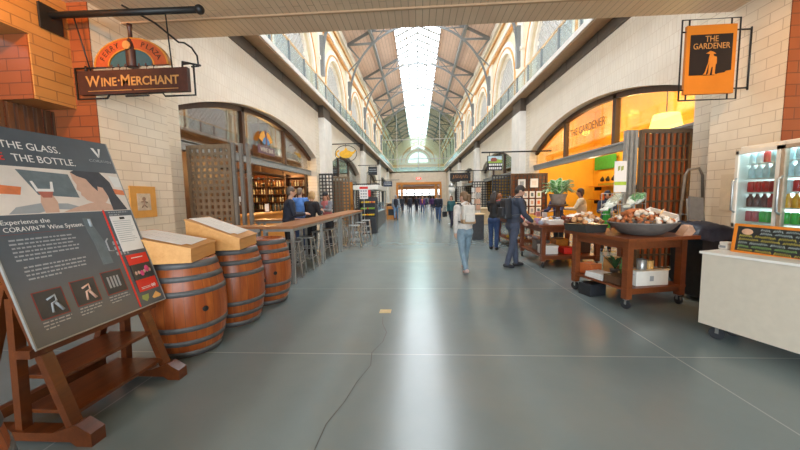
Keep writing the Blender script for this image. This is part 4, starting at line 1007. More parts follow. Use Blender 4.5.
# sign post
t = thing('price_sign', 'white upright sign with olive leaf mark and green stripe above the bags', 'sign'); at2(t, .93, 1.12, 1.0, R(-8))
bm = bm_(); tube(bm, [(0, 0, 0), (0, 0, .66)], .008, 6); obj('pole', bm, 'galv', t)
bm = bm_(); box(bm, -.105, .105, -.012, .0, .62, 1.15); obj('card', bm, 'p_white', t)
bm = bm_(); box(bm, -.105, .105, -.015, -.012, .74, .80); obj('green_stripe', bm, plain('lime_stripe', (.38, .55, .06), .5), t)
bm = bm_(); prism(bm, [(-.05, .98), (-.02, 1.0), (-.01, 1.07), (-.05, 1.06)], lambda u, v, d: V((u, d, v)), -.016, -.012); prism(bm, [(.0, .98), (.045, 1.0), (.05, 1.07), (.005, 1.06)], lambda u, v, d: V((u, d, v)), -.016, -.012); obj('leaf_mark', bm, 'p_green', t)
# open cardboard tray leaning, paper, wooden blocks
t = thing('open_box', 'open shallow cardboard box tilted at the right end of the near table', 'box'); t.matrix_world = M2 @ Matrix.Translation((1.07, .62, 1.13)) @ Matrix.Rotation(R(-8), 4, 'Z') @ Matrix.Rotation(R(-26), 4, 'Y') @ Matrix.Rotation(R(14), 4, 'X')
bm = bm_(); box(bm, -.22, .22, -.24, .24, 0, .012); obj('base', bm, 'pinewood', t)
bm = bm_(); box(bm, .21, .222, -.24, .24, 0, .10); box(bm, -.22, .22, .23, .242, 0, .10); box(bm, -.22, .22, -.242, -.23, 0, .06); obj('side', bm, 'paper', t)
t = thing('wooden_dibber', 'pale wooden stick lying in the tilted box', 'stick'); t.matrix_world = M2 @ Matrix.Translation((.86, .34, 1.25)) @ Matrix.Rotation(R(15), 4, 'Z') @ Matrix.Rotation(R(-38), 4, 'Y')
bm = bm_(); tube(bm, [(-.16, 0, 0), (.1, 0, 0), (.17, 0, 0)], [.012, .014, .006], 7); obj('shaft', bm, 'pinewood', t)
for i, (x, y, lab) in enumerate(((.93, -.01, 'pale pink wedge-shaped soap block at the front right corner, nearer'), (1.0, .07, 'pale pink wedge-shaped soap block at the front right corner, behind the other'))):
    bm = bm_(); prism(bm, [(-.10, 0), (.03, 0), (.075, .06), (.03, .14), (-.01, .13)], lambda u, v, d: V((u, d, v)), -.05, .05)
    o = obj('wooden_block', bm, plain('pink_block', (.55, .36, .26), .55, var=.1)); at2(o, x, y, 1.0, R(-12)); tag(o, lab.replace('soap', 'wooden'), 'block', 'pink wedge blocks')
for i in range(4):
    t = thing('glass_jar', 'small lidded glass jar at the far left of the near table', 'jar', group='small glass jars'); at2(t, .30+.085*(i % 2), 1.0+.09*(i//2), 1.0)
    bm = bm_(); lathe(bm, [(.035, 0), (.037, .01), (.037, .075), (.03, .085)], 12); obj('jar_body', bm, 'palebottle', t)
    bm = bm_(); lathe(bm, [(.033, .085), (.033, .105)], 12); obj('lid', bm, 'galv', t)
# things on the lower shelf of the near table
SH = .292
def carton(label, cat, x, y, z, w, d, h, m, rz=0., name='carton', mark=False):
    t = thing(name, label, cat); at2(t, x, y, z, rz)
    bm = bm_(); box(bm, -w/2, w/2, -d/2, d/2, 0, h, bev=.004); obj('body', bm, m, t)
    bm = bm_(); box(bm, -w/2-.001, w/2+.001, -.02, .02, h-.002, h+.002); obj('tape', bm, 'cratewood', t)
    if mark:
        bm = bm_(); box(bm, -w/2-.002, -w/2, -.06, .02, h*.25, h*.6); box(bm, -.04, .02, -d/2-.002, -d/2, h*.3, h*.65); box(bm, -w/2-.002, -w/2, -.1, .08, h*.72, h*.76); obj('printed_mark', bm, 'p_grey', t)
    return t
carton('white cardboard carton at the front of the lower shelf', 'carton', .50, .20, SH, .50, .26, .21, 'white', R(-4), mark=True)
bm = bm_(); lathe(bm, [(.06, 0), (.062, .005), (.062, .15), (.058, .152), (.054, .02), (.001, .015)], 20, capt=False); o = obj('tin_can', bm, 'galv'); at2(o, .42, .18, SH+.213); tag(o, 'empty shiny tin can standing on the white carton', 'can')
bm = bm_(); lathe(bm, [(.05, 0), (.052, .005), (.052, .12), (.048, .122)], 18); o = obj('tin_can', bm, 'gold'); at2(o, .56, .19, SH+.213); tag(o, 'brassy tin can beside the empty one on the white carton', 'can')
t = None
for i in range(3):
    bm = bm_(); box(bm, -.13, .13, -.17, .17, 0, .028, bev=.003); o = obj('book', bm, 'p_white'); at2(o, .15+.006*i, .62-.004*i, SH+.0285*i, R(3*i)); tag(o, 'large white book in the flat stack on the lower shelf', 'book', 'flat white books on the lower shelf')
bm = bm_(); box(bm, -.12, .12, -.14, .14, 0, .12, bev=.004); o = obj('dark_box', bm, 'darkwood'); at2(o, .15, .29, SH, R(5)); tag(o, 'small dark brown box beside the white books on the lower shelf', 'box')
bm = bm_(); box(bm, -.11, .11, -.11, .11, 0, .17, bev=.006); o = obj('clay_block', bm, 'shutterwood'); at2(o, .22, .90, SH, R(9)); tag(o, 'orange-brown cube box at the far end of the lower shelf', 'box')
t = thing('leafy_plant', 'dark leafy sprig standing on the lower shelf behind the books', 'plant'); at2(t, .45, .66, SH)
bm = bm_(); lathe(bm, [(.05, 0), (.07, .10), (.075, .11)], 14); obj('pot', bm, 'clay_bowl', t)
M['leafdark'] = plain('dark_green_leaf', (.035, .09, .03), .5, var=.3); M['leaf'] = plain('green_leaf', (.20, .44, .12), .45, var=.3, scale=20); M['leafpale'] = plain('pale_leaf_edge', (.74, .84, .60), .45, var=.15)
def leaf(bm, base_, d, L, w, up, mi=0, n=6, edge=None, curl=.9):
    """a curved blade: midrib, two halves, optional pale margin"""
    d = V(d).normalized(); s = d.cross(V((0, 0, 1))); s = s.normalized() if s.length > 1e-3 else V((1, 0, 0)); rows = []
    for i in range(n+1):
        t_ = i/n; p = V(base_)+d*L*t_+V((0, 0, up*sin(t_*pi*curl)))
        ww = w*(sin(pi*min(1, t_*.93+.04))**.8)+.002; f = V((0, 0, w*.35))
        rows.append([p-s*ww+f*.6, p-s*ww*.62+f*.3, p, p+s*ww*.62+f*.3, p+s*ww+f*.6])
    vs = [[bm.verts.new(q) for q in r_] for r_ in rows]
    for a, b in zip(vs, vs[1:]):
        for k in range(4):
            f = bm.faces.new((a[k], a[k+1], b[k+1], b[k])); f.smooth = True; f.material_index = mi if edge is None or k in (1, 2) else edge
bm = bm_()
for i in range(16): a = random.uniform(0, 2*pi); leaf(bm, (0, 0, .11), (cos(a), sin(a), random.uniform(.8, 2.5)), random.uniform(.16, .30), .022, .03)
obj('leaves', bm, 'leafdark', t)
for i, (x, y, h, m, lab) in enumerate(((.62, .70, .26, 'leaf', 'green glass bottle on the lower shelf behind the carton'), (.72, .62, .22, 'palebottle', 'pale bottle on the lower shelf behind the carton'), (.33, .46, .13, 'pinewood', 'small wooden pot in the middle of the lower shelf'))):
    bm = bm_(); lathe(bm, [(.035, 0), (.037, .01), (.037, h*.6), (.014, h*.78), (.014, h)], 14); o = obj('bottle' if i < 2 else 'pot', bm, m); at2(o, x, y, SH); tag(o, lab, 'bottle' if i < 2 else 'pot')
carton('brown cardboard box at the back of the lower shelf', 'box', .68, .90, SH, .26, .2, .24, 'cratewood', R(4), 'storage_box')
bm = bm_(); box(bm, -.15, .15, -.12, .12, 0, .19, bev=.012); o = obj('floor_crate', bm, 'blackplastic'); at2(o, .10, .72, 0, R(4)); tag(o, 'black crate on the floor under the near display table', 'crate')

# ---- second table: red bowl, books, boxes, plant on a pedestal
M['redlacquer'] = plain('red_lacquer', (.28, .045, .02), .3, var=.15)
def at1(o, x, y, z, rz=0.): o.location = (T1[0]+x, T1[1]+y, z); o.rotation_euler = (0, 0, rz); return o
t = thing('red_bowl', 'round red lacquer bowl at the front right of the plant table', 'bowl'); at1(t, .82, .20, .95)
bm = bm_(); lathe(bm, [(.14, 0), (.17, .01), (.27, .08), (.31, .16), (.30, .165), (.25, .09), (.15, .03), (.001, .025)], 32, capt=False); obj('bowl_shell', bm, 'redlacquer', t)
t = thing('basket_liner', 'white cloth bundle heaped in the red bowl', 'cloth'); at1(t, .82, .20, 1.06)
bm = bm_(); ico(bm, (0, 0, .02), .22, 3, (1, 1, .4), .14); obj('cloth', bm, 'paper', t)
for i in range(4):
    bm = bm_(); box(bm, -.16, .16, -.11, .11, 0, .024, bev=.002); o = obj('book', bm, 'p_white'); at1(o, .30+random.uniform(-.01, .01), .10, .95+.0245*i, R(random.uniform(-3, 3))); tag(o, 'white book in the flat stack at the front of the plant table', 'book', 'flat white books on the plant table')
gift = [((.8, .55, .08), 'yellow'), ((.75, .72, .68), 'white'), ((.65, .25, .22), 'dusty red'), ((.8, .42, .1), 'orange'), ((.35, .4, .5), 'grey blue'), ((.5, .3, .45), 'mauve')]
gm = [plain('gift_'+n.replace(' ', '_'), c, .55) for c, n in gift]
random.seed(5)
places = ['near the left edge', 'beside the stack of books', 'in the middle row', 'toward the back']
k = 0
for y in (.12, .34, .55, .78, 1.02, 1.28):
    for x in (.02, .16, .32, .48, .64):
        if y < .3 and x > .1: continue
        if abs(x-.62) < .2 and abs(y-.75) < .22: continue
        q = random.randrange(6); bm = bm_(); h = random.uniform(.06, .16); s = random.uniform(.045, .065)
        if k % 3 == 0: lathe(bm, [(s*.9, 0), (s, .01), (s, h*.8), (s*.6, h*.9), (s*.6, h)], 12)
        elif k % 3 == 1: box(bm, -s, s, -s*.8, s*.8, 0, h, bev=.004)
        else: ico(bm, (0, 0, h*.5), h*.5, 2, (1, 1, 1), .1)
        o = obj(['candle_jar', 'gift_box', 'wrapped_soap'][k % 3], bm, gm[q]); at1(o, x, y, .95, random.uniform(0, 3))
        tag(o, '%s %s %s of the plant table' % (gift[q][1], ['candle jar', 'gift box', 'wrapped soap'][k % 3], places[min(3, int(y/.35))]), ['jar', 'box', 'soap'][k % 3], 'small goods spread on the plant table'); k += 1
# pedestal and hosta
t = thing('potted_plant', 'leafy green and white plant in a grey pot raised on a dark pedestal', 'plant'); at1(t, .66, .78, .95)
bm = bm_(); lathe(bm, [(.17, 0), (.17, .03), (.05, .06), (.05, .34), (.22, .38), (.22, .41)], 20); obj('pedestal', bm, 'darkwood', t)
bm = bm_(); lathe(bm, [(.12, .41), (.14, .43), (.19, .63), (.205, .66), (.19, .665), (.17, .62)], 22); obj('pot', bm, plain('grey_stone_pot', (.30, .24, .20), .7, var=.2), t)
bm = bm_(); random.seed(9)
for i in range(120):
    a = random.uniform(0, 2*pi); e = random.uniform(-.05, 1.3) if i % 4 else random.uniform(1, 3); leaf(bm, (.05*cos(a), .05*sin(a), .64), (cos(a), sin(a), e), random.uniform(.25, .40), random.uniform(.05, .075), .10, 0, 6, 1)
obj('foliage', bm, ['leaf', 'leafpale'], t)
# goods on the lower shelf of the plant table
random.seed(11)
for i, (x, y, w, d, h, m, lab) in enumerate(((.25, .30, .34, .3, .20, 'p_white', 'white folded linen pile on the lower shelf of the plant table'), (.72, .35, .3, .3, .13, 'p_red', 'red flat box on the lower shelf of the plant table'), (.3, .85, .3, .3, .24, 'clay_bowl', 'grey box at the back of the lower shelf of the plant table'),
        (.78, .95, .28, .34, .26, 'amber_dark', 'orange box at the back of the lower shelf of the plant table'), (1.05, .4, .24, .3, .28, 'darkwood', 'dark basket box at the right of the lower shelf of the plant table'))):
    t = thing('shelf_box', lab, 'box'); at1(t, x, y, .272)
    bm = bm_(); box(bm, -w/2, w/2, -d/2, d/2, 0, h*.8, bev=.012); obj('body', bm, m, t); bm = bm_(); box(bm, -w/2-.008, w/2+.008, -d/2-.008, d/2+.008, h*.78, h, bev=.008); obj('lid', bm, m, t)
for i in range(10):
    bm = bm_(); ico(bm, (0, 0, .05), .06, 2, (1.2, .9, .7), .15); o = obj('bundle', bm, random.choice(gm)); o.location = (2.85+.11*(i % 5)*1.6, 9.85+.35*(i//5), .252); tag(o, 'small wrapped bundle on the lower shelf of the far table', 'bundle', 'bundles on the far table shelf')
for i in range(12):
    bm = bm_(); h = random.uniform(.08, .2); box(bm, -.06, .06, -.05, .05, 0, h, bev=.004); o = obj('gift_box', bm, gm[(i*5) % 6]); o.location = (2.82+.2*(i % 6), 9.85+.5*(i//6), .901); tag(o, '%s gift box on the top of the far table' % gift[(i*5) % 6][1], 'box', 'boxes on the far table')

# ---- card rack at the far end of the garden shop arch
t = thing('card_rack', 'dark lattice panel hung with framed prints and greeting cards behind the man', 'rack', (4.30, 14.9, 0), R(2))
bm = bm_()
for i in range(10): box(bm, .0+.17*i-.015, .17*i+.015, -.015, .015, 0, 2.5)
for j in range(14): box(bm, 0, 1.53, -.012, .012, .12+.18*j-.012, .12+.18*j+.012)
obj('lattice', bm, 'latticedark', t)
bm = bm_(); box(bm, -.06, 0, -.04, .04, 0, 2.55); box(bm, 1.53, 1.59, -.04, .04, 0, 2.55); box(bm, -.06, 1.59, -.04, .04, 2.5, 2.58); obj('frame', bm, 'darkwood', t)
bm = bm_(); box(bm, 0, 1.53, .03, .06, .1, 2.5); obj('backing', bm, 'tablewood', t)
k = 0
RK = Matrix.Translation((4.30, 14.9, 0)) @ Matrix.Rotation(R(2), 4, 'Z')
for (x, z, w, h, nm) in [(.42, 2.12, .34, .40, 'framed_print'), (.98, 2.14, .36, .40, 'framed_print')]+[(.30+.30*i, 1.62-.36*j, .22, .30, 'greeting_card') for i in range(4) for j in range(4)]:
    o = thing(nm, {'framed_print': 'white-matted framed print near the top of the card rack', 'greeting_card': 'greeting card hung on the lattice card rack'}[nm], 'print' if nm[0] == 'f' else 'card', RK @ V((x, -.045, z)), R(2), 'prints and cards on the rack')
    bm = bm_(); box(bm, -w/2, w/2, 0, .012, -h/2, h/2); obj('mount', bm, 'p_white' if nm[0] == 'f' or k % 3 else 'p_pale', o)
    bm = bm_(); box(bm, -w*.26, w*.26, -.003, 0, -h*.26, h*.26); obj('picture', bm, ['p_grey', 'p_pale', 'p_green', 'p_orange', 'p_teal', 'p_skin'][k % 6], o); k += 1
    if nm[0] == 'f':
        bm = bm_()
        for a, b, c_, d in ((-w/2-.02, -w/2, -h/2-.02, h/2+.02), (w/2, w/2+.02, -h/2-.02, h/2+.02), (-w/2, w/2, h/2, h/2+.02), (-w/2, w/2, -h/2-.02, -h/2)): box(bm, a, b, -.01, .015, c_, d)
        obj('frame', bm, 'black', o); o['label'] = 'black-framed white-matted print, %s of two atop the card rack' % ('left' if x < .6 else 'right')

# ---- covered bin, folded grey chair, hand truck
t = thing('covered_cart', 'black wheeled bin covered with a slumped dark blue tarpaulin by the pier', 'bin', (4.32, 4.98, 0), R(6))
bm = bm_(); prism(bm, [(-.30, .07), (.34, .07), (.38, 1.05), (-.34, 1.05)], lambda u, v, d: V((u, d, v)), -.25, .25); obj('body', bm, 'blackplastic', t)
bm = bm_()
for s in (-.22, .22): lathe(bm, [(.07, -.02), (.07, .02)], 14, (.25, s, .07), axis=Matrix.Rotation(R(90), 3, 'X'))
obj('wheel', bm, 'black', t)
M['tarp'] = plain('navy_tarpaulin', (.035, .045, .085), .35, var=.25)
bm = bm_(); N = 14; vs = []
random.seed(3)
for i in range(N+1):
    row = []
    for j in range(N+1):
        u, v = i/N*2-1, j/N*2-1; e = max(abs(u), abs(v))
        z = 1.075+.06*(1-e)-.03*sin(u*4+v*2)-(0 if e < .82 else (e-.82)*1.0)+random.uniform(-.008, .008)-.06*u
        row.append(bm.verts.new((u*.42, v*.30, z)))
    vs.append(row)
for i in range(N):
    for j in range(N): f = bm.faces.new((vs[i][j], vs[i+1][j], vs[i+1][j+1], vs[i][j+1])); f.smooth = True
bmesh.ops.solidify(bm, geom=bm.faces[:], thickness=.012)
obj('tarpaulin', bm, 'tarp', t)
t = thing('folded_chair', 'folded grey plastic chair leaning against the brick pier', 'chair', (4.66, 5.60, .98), R(8))
t.location.z = 0
M['greyplastic'] = plain('grey_plastic', (.23, .25, .28), .45, var=.08)
bm = bm_(); prism(bm, [(-.14, 1.14), (.12, 1.12), (.15, 1.50), (-.10, 1.53)], lambda u, v, d: V((u, d+(v-1.1)*.12, v)), -.012, .012); obj('backrest', bm, 'greyplastic', t)
bm = bm_(); prism(bm, [(-.15, .62), (.13, .6), (.13, 1.04), (-.14, 1.06)], lambda u, v, d: V((u, d+(v-1.1)*.12, v)), -.015, .015); obj('seat', bm, 'greyplastic', t)
for x in (-.15, .15): bm = bm_(); tube(bm, [(x, -.13, .0), (x, 0, 1.1), (x*.9, .05, 1.5)], .013, 6); obj('leg', bm, 'steel', t)
t = thing('hand_truck', 'tall hand truck frame leaning on the wall behind the folded chair', 'hand truck', (4.93, 5.97, 0), R(4))
bm = bm_(); tube(bm, [(-.22, 0, .15), (-.20, .06, 1.2), (-.10, .12, 1.9), (-.04, .13, 2.0), (.16, .13, 2.03), (.22, .12, 1.9), (.22, 0, .15)], .022, 8); obj('frame', bm, 'gatepole', t)
bm = bm_()
for z in (.4, .8, 1.2): tube(bm, [(-.21, .03, z), (.22, .03, z)], .012, 6)
obj('crossbar', bm, 'steel', t)
bm = bm_(); box(bm, -.24, .24, -.22, 0, .01, .03); obj('toe_plate', bm, 'steel', t)
for x in (-.25, .25): bm = bm_(); lathe(bm, [(.10, -.025), (.10, .025)], 16, (x, .06, .10), axis=Matrix.Rotation(R(90), 3, 'Y')); obj('wheel', bm, 'black', t)
# wall bits on the right pier
t = thing('access_panel', 'flush cream access panel with a small black latch in the right brick pier', 'panel', (XC+4.75, 5.35, 1.58))
bm = bm_(); box(bm, -.008, 0, -.13, .13, -.29, .29); obj('door', bm, plain('cream_panel', (.72, .62, .47), .5, var=.04), t)
bm = bm_(); box(bm, -.02, -.008, -.12, -.095, -.10, .02); obj('latch', bm, 'black', t)
t = thing('wall_fixture', 'tiny white junction box with a short pipe on the right brick pier', 'fixture', (XC+5.05, 6.0, 2.42))
bm = bm_(); box(bm, -.04, 0, -.04, .04, -.04, .04, bev=.006); obj('box', bm, 'white', t); bm = bm_(); tube(bm, [(-.015, 0, -.04), (-.015, 0, -.3)], .01, 6); obj('conduit', bm, 'terra', t)

# ------------------------------------------------------------------ drinks fridge
t = thing('drinks_fridge', 'white two-door glass fridge full of cans and bottles behind the counter', 'fridge', (3.80, 3.20, 0), R(0))
D_, L0, L1 = .66, -.14, .85      # depth, near end, far end (local y); door face at x = 0
bm = bm_(); box(bm, .02, D_, L0, L1, .05, 1.18, bev=.012); box(bm, .02, D_, L0, L1, 2.06, 2.12, bev=.01); box(bm, D_-.03, D_, L0, L1, 1.18, 2.06)
for y in (L0, L1-.03): box(bm, .02, D_, y, y+.03, 1.18, 2.06)
obj('cabinet', bm, 'white', t)
bm = bm_(); box(bm, D_-.04, D_-.032, L0+.04, L1-.04, 1.2, 2.05); box(bm, .06, D_-.04, L0+.04, L1-.04, 2.045, 2.058); obj('light_panel', bm, emit('fridge_light', (.80, 1.0, 1.0), 3.0), t)
M['fridgeframe'] = plain('warm_aluminium', (.50, .40, .30), .4, .3)
for a, b in ((.38, L1), (L0, .37)):
    d = None; bm = bm_()
    for y0, y1, z0, z1 in ((a, a+.035, 1.18, 2.07), (b-.035, b, 1.18, 2.07), (a, b, 1.18, 1.22), (a, b, 2.03, 2.07)): box(bm, -.03, .015, y0, y1, z0, z1)
    d = obj('door', bm, 'fridgeframe' if b < L1 else 'white', t)
    bm = bm_(); box(bm, -.012, -.006, a+.035, b-.035, 1.22, 2.03); obj('glass_pane', bm, 'glass', d)
    bm = bm_(); tube(bm, [(-.03, b-.03, 1.35), (-.07, b-.03, 1.38), (-.07, b-.03, 1.72), (-.03, b-.03, 1.75)], .012, 6); obj('handle', bm, 'galv', d)
SZS = (1.245, 1.415, 1.585, 1.745, 1.915)
for z in SZS[:]: bm = bm_(); box(bm, .06, D_-.05, L0+.05, L1-.05, z-.012, z); obj('shelf', bm, 'p_white', t)
drk = [plain('drink_'+n, c, .3, var=.15) for n, c in (('green', (.05, .55, .08)), ('red', (.65, .03, .03)), ('cola', (.16, .04, .03)), ('orange', (.95, .45, .02)), ('clear', (.70, .85, .90)), ('pink', (.6, .12, .15)))]
capm = plain('white_cap', (.8, .8, .8), .4)
bmsh = {}
def drink(q, kind):
    if (q, kind) in bmsh: return bmsh[q, kind], False
    bm = bm_()
    if kind == 'can': lathe(bm, [(.026, 0), (.032, .006), (.032, .108), (.026, .118), (.027, .121)], 14)
    else: lathe(bm, [(.030, 0), (.033, .006), (.033, .10), (.014, .13), (.014, .148)], 12); lathe(bm, [(.016, .148), (.016, .162)], 12, mi=1)
    o = obj('drink_'+kind, bm, [drk[q], capm] if kind == 'bottle' else drk[q]); bmsh[q, kind] = o; return o, True
rows = [((5, 5, 0, 0, 0, 0), 'can', 'bottom'), ((2, 2, 2, 1, 2, 3), 'bottle', 'second'), ((1, 1, 1, 1, 4, 4), 'can', 'third'), ((4, 4, 4, 4, 4, 4), 'bottle', 'fourth'), ((4, 4, 1, 4, 4, 4), 'can', 'top')]
cn = ['green', 'red', 'dark', 'orange', 'clear', 'pink']
for (qs, kind, nm), z in zip(rows, SZS):
    for i in range(12):
        y = L0+.075+.0765*i
        q = qs[(11-i) % 6]
        if i < 6 and nm == 'second': q = 3
        if i < 6 and nm == 'bottom': q = 0
        o, new = drink(q, kind)
        if not new: o = o.copy(); C.objects.link(o)
        o.location = (3.80+.10, 3.20+y, z+.001); tag(o, '%s drink %s in the front row of the %s fridge shelf' % (cn[q], kind, nm), 'drink', 'drinks on the %s shelf of the fridge' % nm)
# counter, chalkboard, card machine
ang = R(-26.5)
t = thing('service_counter', 'long plain white counter on casters at the right edge', 'counter', (3.10, 3.62, 0), R(19))
bm = bm_(); box(bm, 0, .44, -2.2, 0, .155, .93); obj('body', bm, plain('cream_panel_front', (.62, .56, .46), .5, var=.03), t)
bm = bm_(); box(bm, -.02, .46, -2.22, .02, .93, .955, bev=.004); obj('worktop', bm, 'white', t)
for y in (-.12, -1.3, -2.1):
    for x in (.10, .36): caster(t, x, y, R(20)); 
bm = bm_()
for y in (-.12, -1.3, -2.1):
    for x in (.10, .36): box(bm, x-.035, x+.035, y-.035, y+.035, .14, .157)
obj('caster_plate', bm, 'galv', t)
CT = Matrix.Translation((3.10, 3.62, 0)) @ Matrix.Rotation(R(19), 4, 'Z')
t = thing('chalkboard_menu', 'black chalkboard menu in an orange wooden frame standing on the counter', 'chalkboard')
t.matrix_world = CT @ Matrix.Translation((.24, -.12, .957)) @ Matrix.Rotation(R(6), 4, 'Z') @ Matrix(((0, sin(R(8)), 1, 0), (-1, 0, 0, 0), (0, cos(R(8)), 0, 0), (0, 0, 0, 1)))
# local: x along the counter toward the camera, y up, -z toward the aisle
W2, H2 = 1.05, .30
bm = bm_(); box(bm, 0, W2, 0, H2, -.006, .010); obj('slate', bm, plain('black_slate', (.018, .020, .018), .6, var=.3), t)
bm = bm_()
for a, b, c_, d in ((-.005, .022, 0, H2), (W2-.022, W2+.005, 0, H2), (0, W2, -.002, .022), (0, W2, H2-.022, H2+.004)): box(bm, a, b, c_, d, -.016, .014, bev=.003)
obj('frame', bm, plain('orange_frame_wood', (.72, .22, .02), .45), t)
chalks = [plain('chalk_yellow', (.75, .62, .10), .8), plain('chalk_white', (.55, .66, .66), .8), plain('chalk_green', (.35, .62, .18), .8)]
random.seed(31)
for r_ in range(7):
    u = .20 if r_ < 2 else .045; y = H2-.046-.036*r_; bm = bm_()
    while u < W2-.07:
        n = random.randint(4, 9); l = .016*n; pts = []
        for i in range(n*2+1): pts.append((u+l*i/(n*2), y+(.013 if i % 2 else -.011)*random.uniform(.5, 1.2), -.0065))
        tube(bm, pts, .0034, 4); u += l+.024
    obj('chalk_writing', bm, chalks[[1, 1, 0, 0, 1, 2, 0][r_]], t)
bm = bm_(); ball(bm, (.10, H2-.075, -.006), .045, sc=(1, .72, .08)); obj('chalk_oval', bm, plain('chalk_peach', (.62, .36, .22), .8), t)
t = thing('card_reader', 'small white payment terminal at the left of the chalkboard', 'terminal'); t.matrix_world = CT @ Matrix.Translation((.34, -.02, .957)) @ Matrix.Rotation(R(-10), 4, 'Z')
bm = bm_(); box(bm, -.05, .05, -.045, .045, 0, .05, bev=.01); box(bm, -.045, .045, -.04, .04, .05, .085, bev=.01); obj('body', bm, 'white', t)
bm = bm_(); box(bm, -.055, -.05, -.03, .03, .02, .045); obj('slot', bm, 'p_grey', t)
# ------------------------------------------------------------------ people
def remeshed(bm, vox, smooth=6, lam=.5):
    me = bpy.data.meshes.new('t'); bmesh.ops.recalc_face_normals(bm, faces=bm.faces); bm.to_mesh(me); bm.free()
    o = bpy.data.objects.new('t', me); C.objects.link(o)
    m = o.modifiers.new('r', 'REMESH'); m.mode = 'VOXEL'; m.voxel_size = vox; m.use_smooth_shade = True
    s = o.modifiers.new('s', 'SMOOTH'); s.factor = lam; s.iterations = smooth
    return baked(o)
def limb(bm, pts, rs, n=12, flat=1.):
    tube(bm, pts, rs, n, flat=flat)
    for p, r in zip(pts, rs): ball(bm, p, r*.97, u=10, v=7)
def mesh_part(name, me, m, parent):
    me.materials.clear(); me.materials.append(M[m] if isinstance(m, str) else m); me.name = name
    o = bpy.data.objects.new(name, me); C.objects.link(o); o.parent = parent; return o
_cm = {}
def cloth(c, r=.8):
    if c not in _cm: _cm[c] = plain('cloth_%d' % len(_cm), c, r, var=.16, scale=9)
    return _cm[c]
SKIN = plain('skin', (.56, .33, .23), .5, var=.05); SKIN_D = plain('skin_tan', (.42, .22, .14), .5, var=.05)
M['eye'] = plain('dark_eye', (.02, .015, .012), .3); M['lip'] = plain('lip', (.42, .14, .12), .5)
def rotx(v, a): return V((v.x, v.y*cos(a)-v.z*sin(a), v.y*sin(a)+v.z*cos(a)))
def person(label, loc, rz, h, legs, arms, top, pants, shoes, hair, style='short', lean=0., head=(0, 0), vox=.014, skin=None, hz=None, turn=0., long_top=0., sleeve=1., female=False, vest=None, apron=None, group=None, short_jacket=True):
    """facing +Y at rz 0.  legs: (pitch, knee) left/right; arms: (pitch, out, elbow, inward) left/right; head: (pitch, yaw)"""
    k = h/1.74; sk = skin or SKIN
    t = thing('person', label, 'person', loc, rz, group); t.scale = (k, k, k)
    D = lambda a, x=0.: V((x, sin(R(a)), -cos(R(a))))
    J = {}
    for i, s in ((0, -1), (1, 1)):
        a, kn = legs[i]; hip = V((s*.088, 0, 0)); knee = hip+D(a, s*.02).normalized()*.43; ank = knee+D(a-kn, s*-.01).normalized()*.415
        J['leg%d' % i] = (hip, knee, ank, a-kn)
    base_z = -min(J['leg0'][2].z, J['leg1'][2].z)+.075 if hz is None else hz
    O = V((0, 0, base_z))
    for i in (0, 1): a, b_, c_, f_ = J['leg%d' % i]; J['leg%d' % i] = (a+O, b_+O, c_+O, f_)
    up = V((0, sin(R(lean)), cos(R(lean)))); fw = V((0, cos(R(lean)), -sin(R(lean))))
    T = Matrix.Rotation(R(turn), 3, 'Z')
    sw = .165 if female else .185
    ch = O+up*.50; neck = O+up*.545; 
    hp, hy = R(head[0]), R(head[1]); hu = T @ Matrix.Rotation(hy, 3, 'Z') @ V((0, sin(hp+R(lean)*.6), cos(hp+R(lean)*.6))); hf = T @ Matrix.Rotation(hy, 3, 'Z') @ V((0, cos(hp+R(lean)*.6), -sin(hp+R(lean)*.6)))
    hc = neck+up*.05+hu*.135; hs = hf.cross(hu)
    HM = Matrix((hs, hf, hu)).transposed().to_4x4()
    for i, s in ((0, -1), (1, 1)):
        a, out, el, inn = arms[i]; sh = ch+T @ V((s*sw, 0, 0))
        d1 = V((s*sin(R(out)), sin(R(a))*cos(R(out)), -cos(R(a))*cos(R(out)))); d1 = T @ d1
        f = R(a+el); d2 = V((-s*sin(R(inn)), sin(f)*cos(R(inn)), -cos(f)*cos(R(inn)))); d2 = T @ d2.normalized()
        elb = sh+d1*.285; wr = elb+d2*.245; J['arm%d' % i] = (sh, elb, wr, d2)
    # ---- body: one continuous surface
    bm = bm_()
    limb(bm, [O+V((0, 0, -.02)), O+up*.15, O+up*.33, O+up*.47], [.115, .10, .118, .10], 14)
    for s in (-1, 1): ball(bm, O+V((s*.07, -.02, -.01)), .10); ball(bm, ch+T @ V((s*sw*.6, 0, -.02)), .085)
    limb(bm, [ch+up*.0, neck+up*.02, neck+hu*.08], [.075, .052, .052])
    ball(bm, hc+hu*.015-hf*.008, 1, sc=(.074, .094, .100), rot=HM, u=16, v=12); ball(bm, hc-hu*.055+hf*.022, 1, sc=(.054, .064, .062), rot=HM, u=14, v=10)
    limb(bm, [hc+hf*.088+hu*.012, hc+hf*.104-hu*.022], [.010, .015], 8)
    for s in (-1, 1): ball(bm, hc+hs*s*.076-hf*.01-hu*.012, 1, sc=(.012, .022, .034), rot=HM, u=8, v=8)
    for i in (0, 1):
        a, b_, c_, f_ = J['leg%d' % i]; limb(bm, [a, a.lerp(b_, .5), b_, b_.lerp(c_, .35), c_], [.090, .076, .056, .054, .036])
        fd = V((0, cos(R(f_*.45)), sin(R(f_*.45)))); limb(bm, [c_-fd*.03+V((0, 0, -.03)), c_+fd*.14+V((0, 0, -.045))], [.034, .028])
        a, b_, c_, d2 = J['arm%d' % i]; limb(bm, [a, a.lerp(b_, .5), b_, b_.lerp(c_, .4), c_], [.055, .046, .039, .038, .026], 10)
        limb(bm, [c_, c_+d2*.05, c_+d2*.085], [.024, .034, .032], 9, flat=.7)
    me = remeshed(bm, vox, 5)
    bm = bm_(); bm.from_mesh(me); bpy.data.meshes.remove(me)
    for f in bm.faces: f.smooth = True
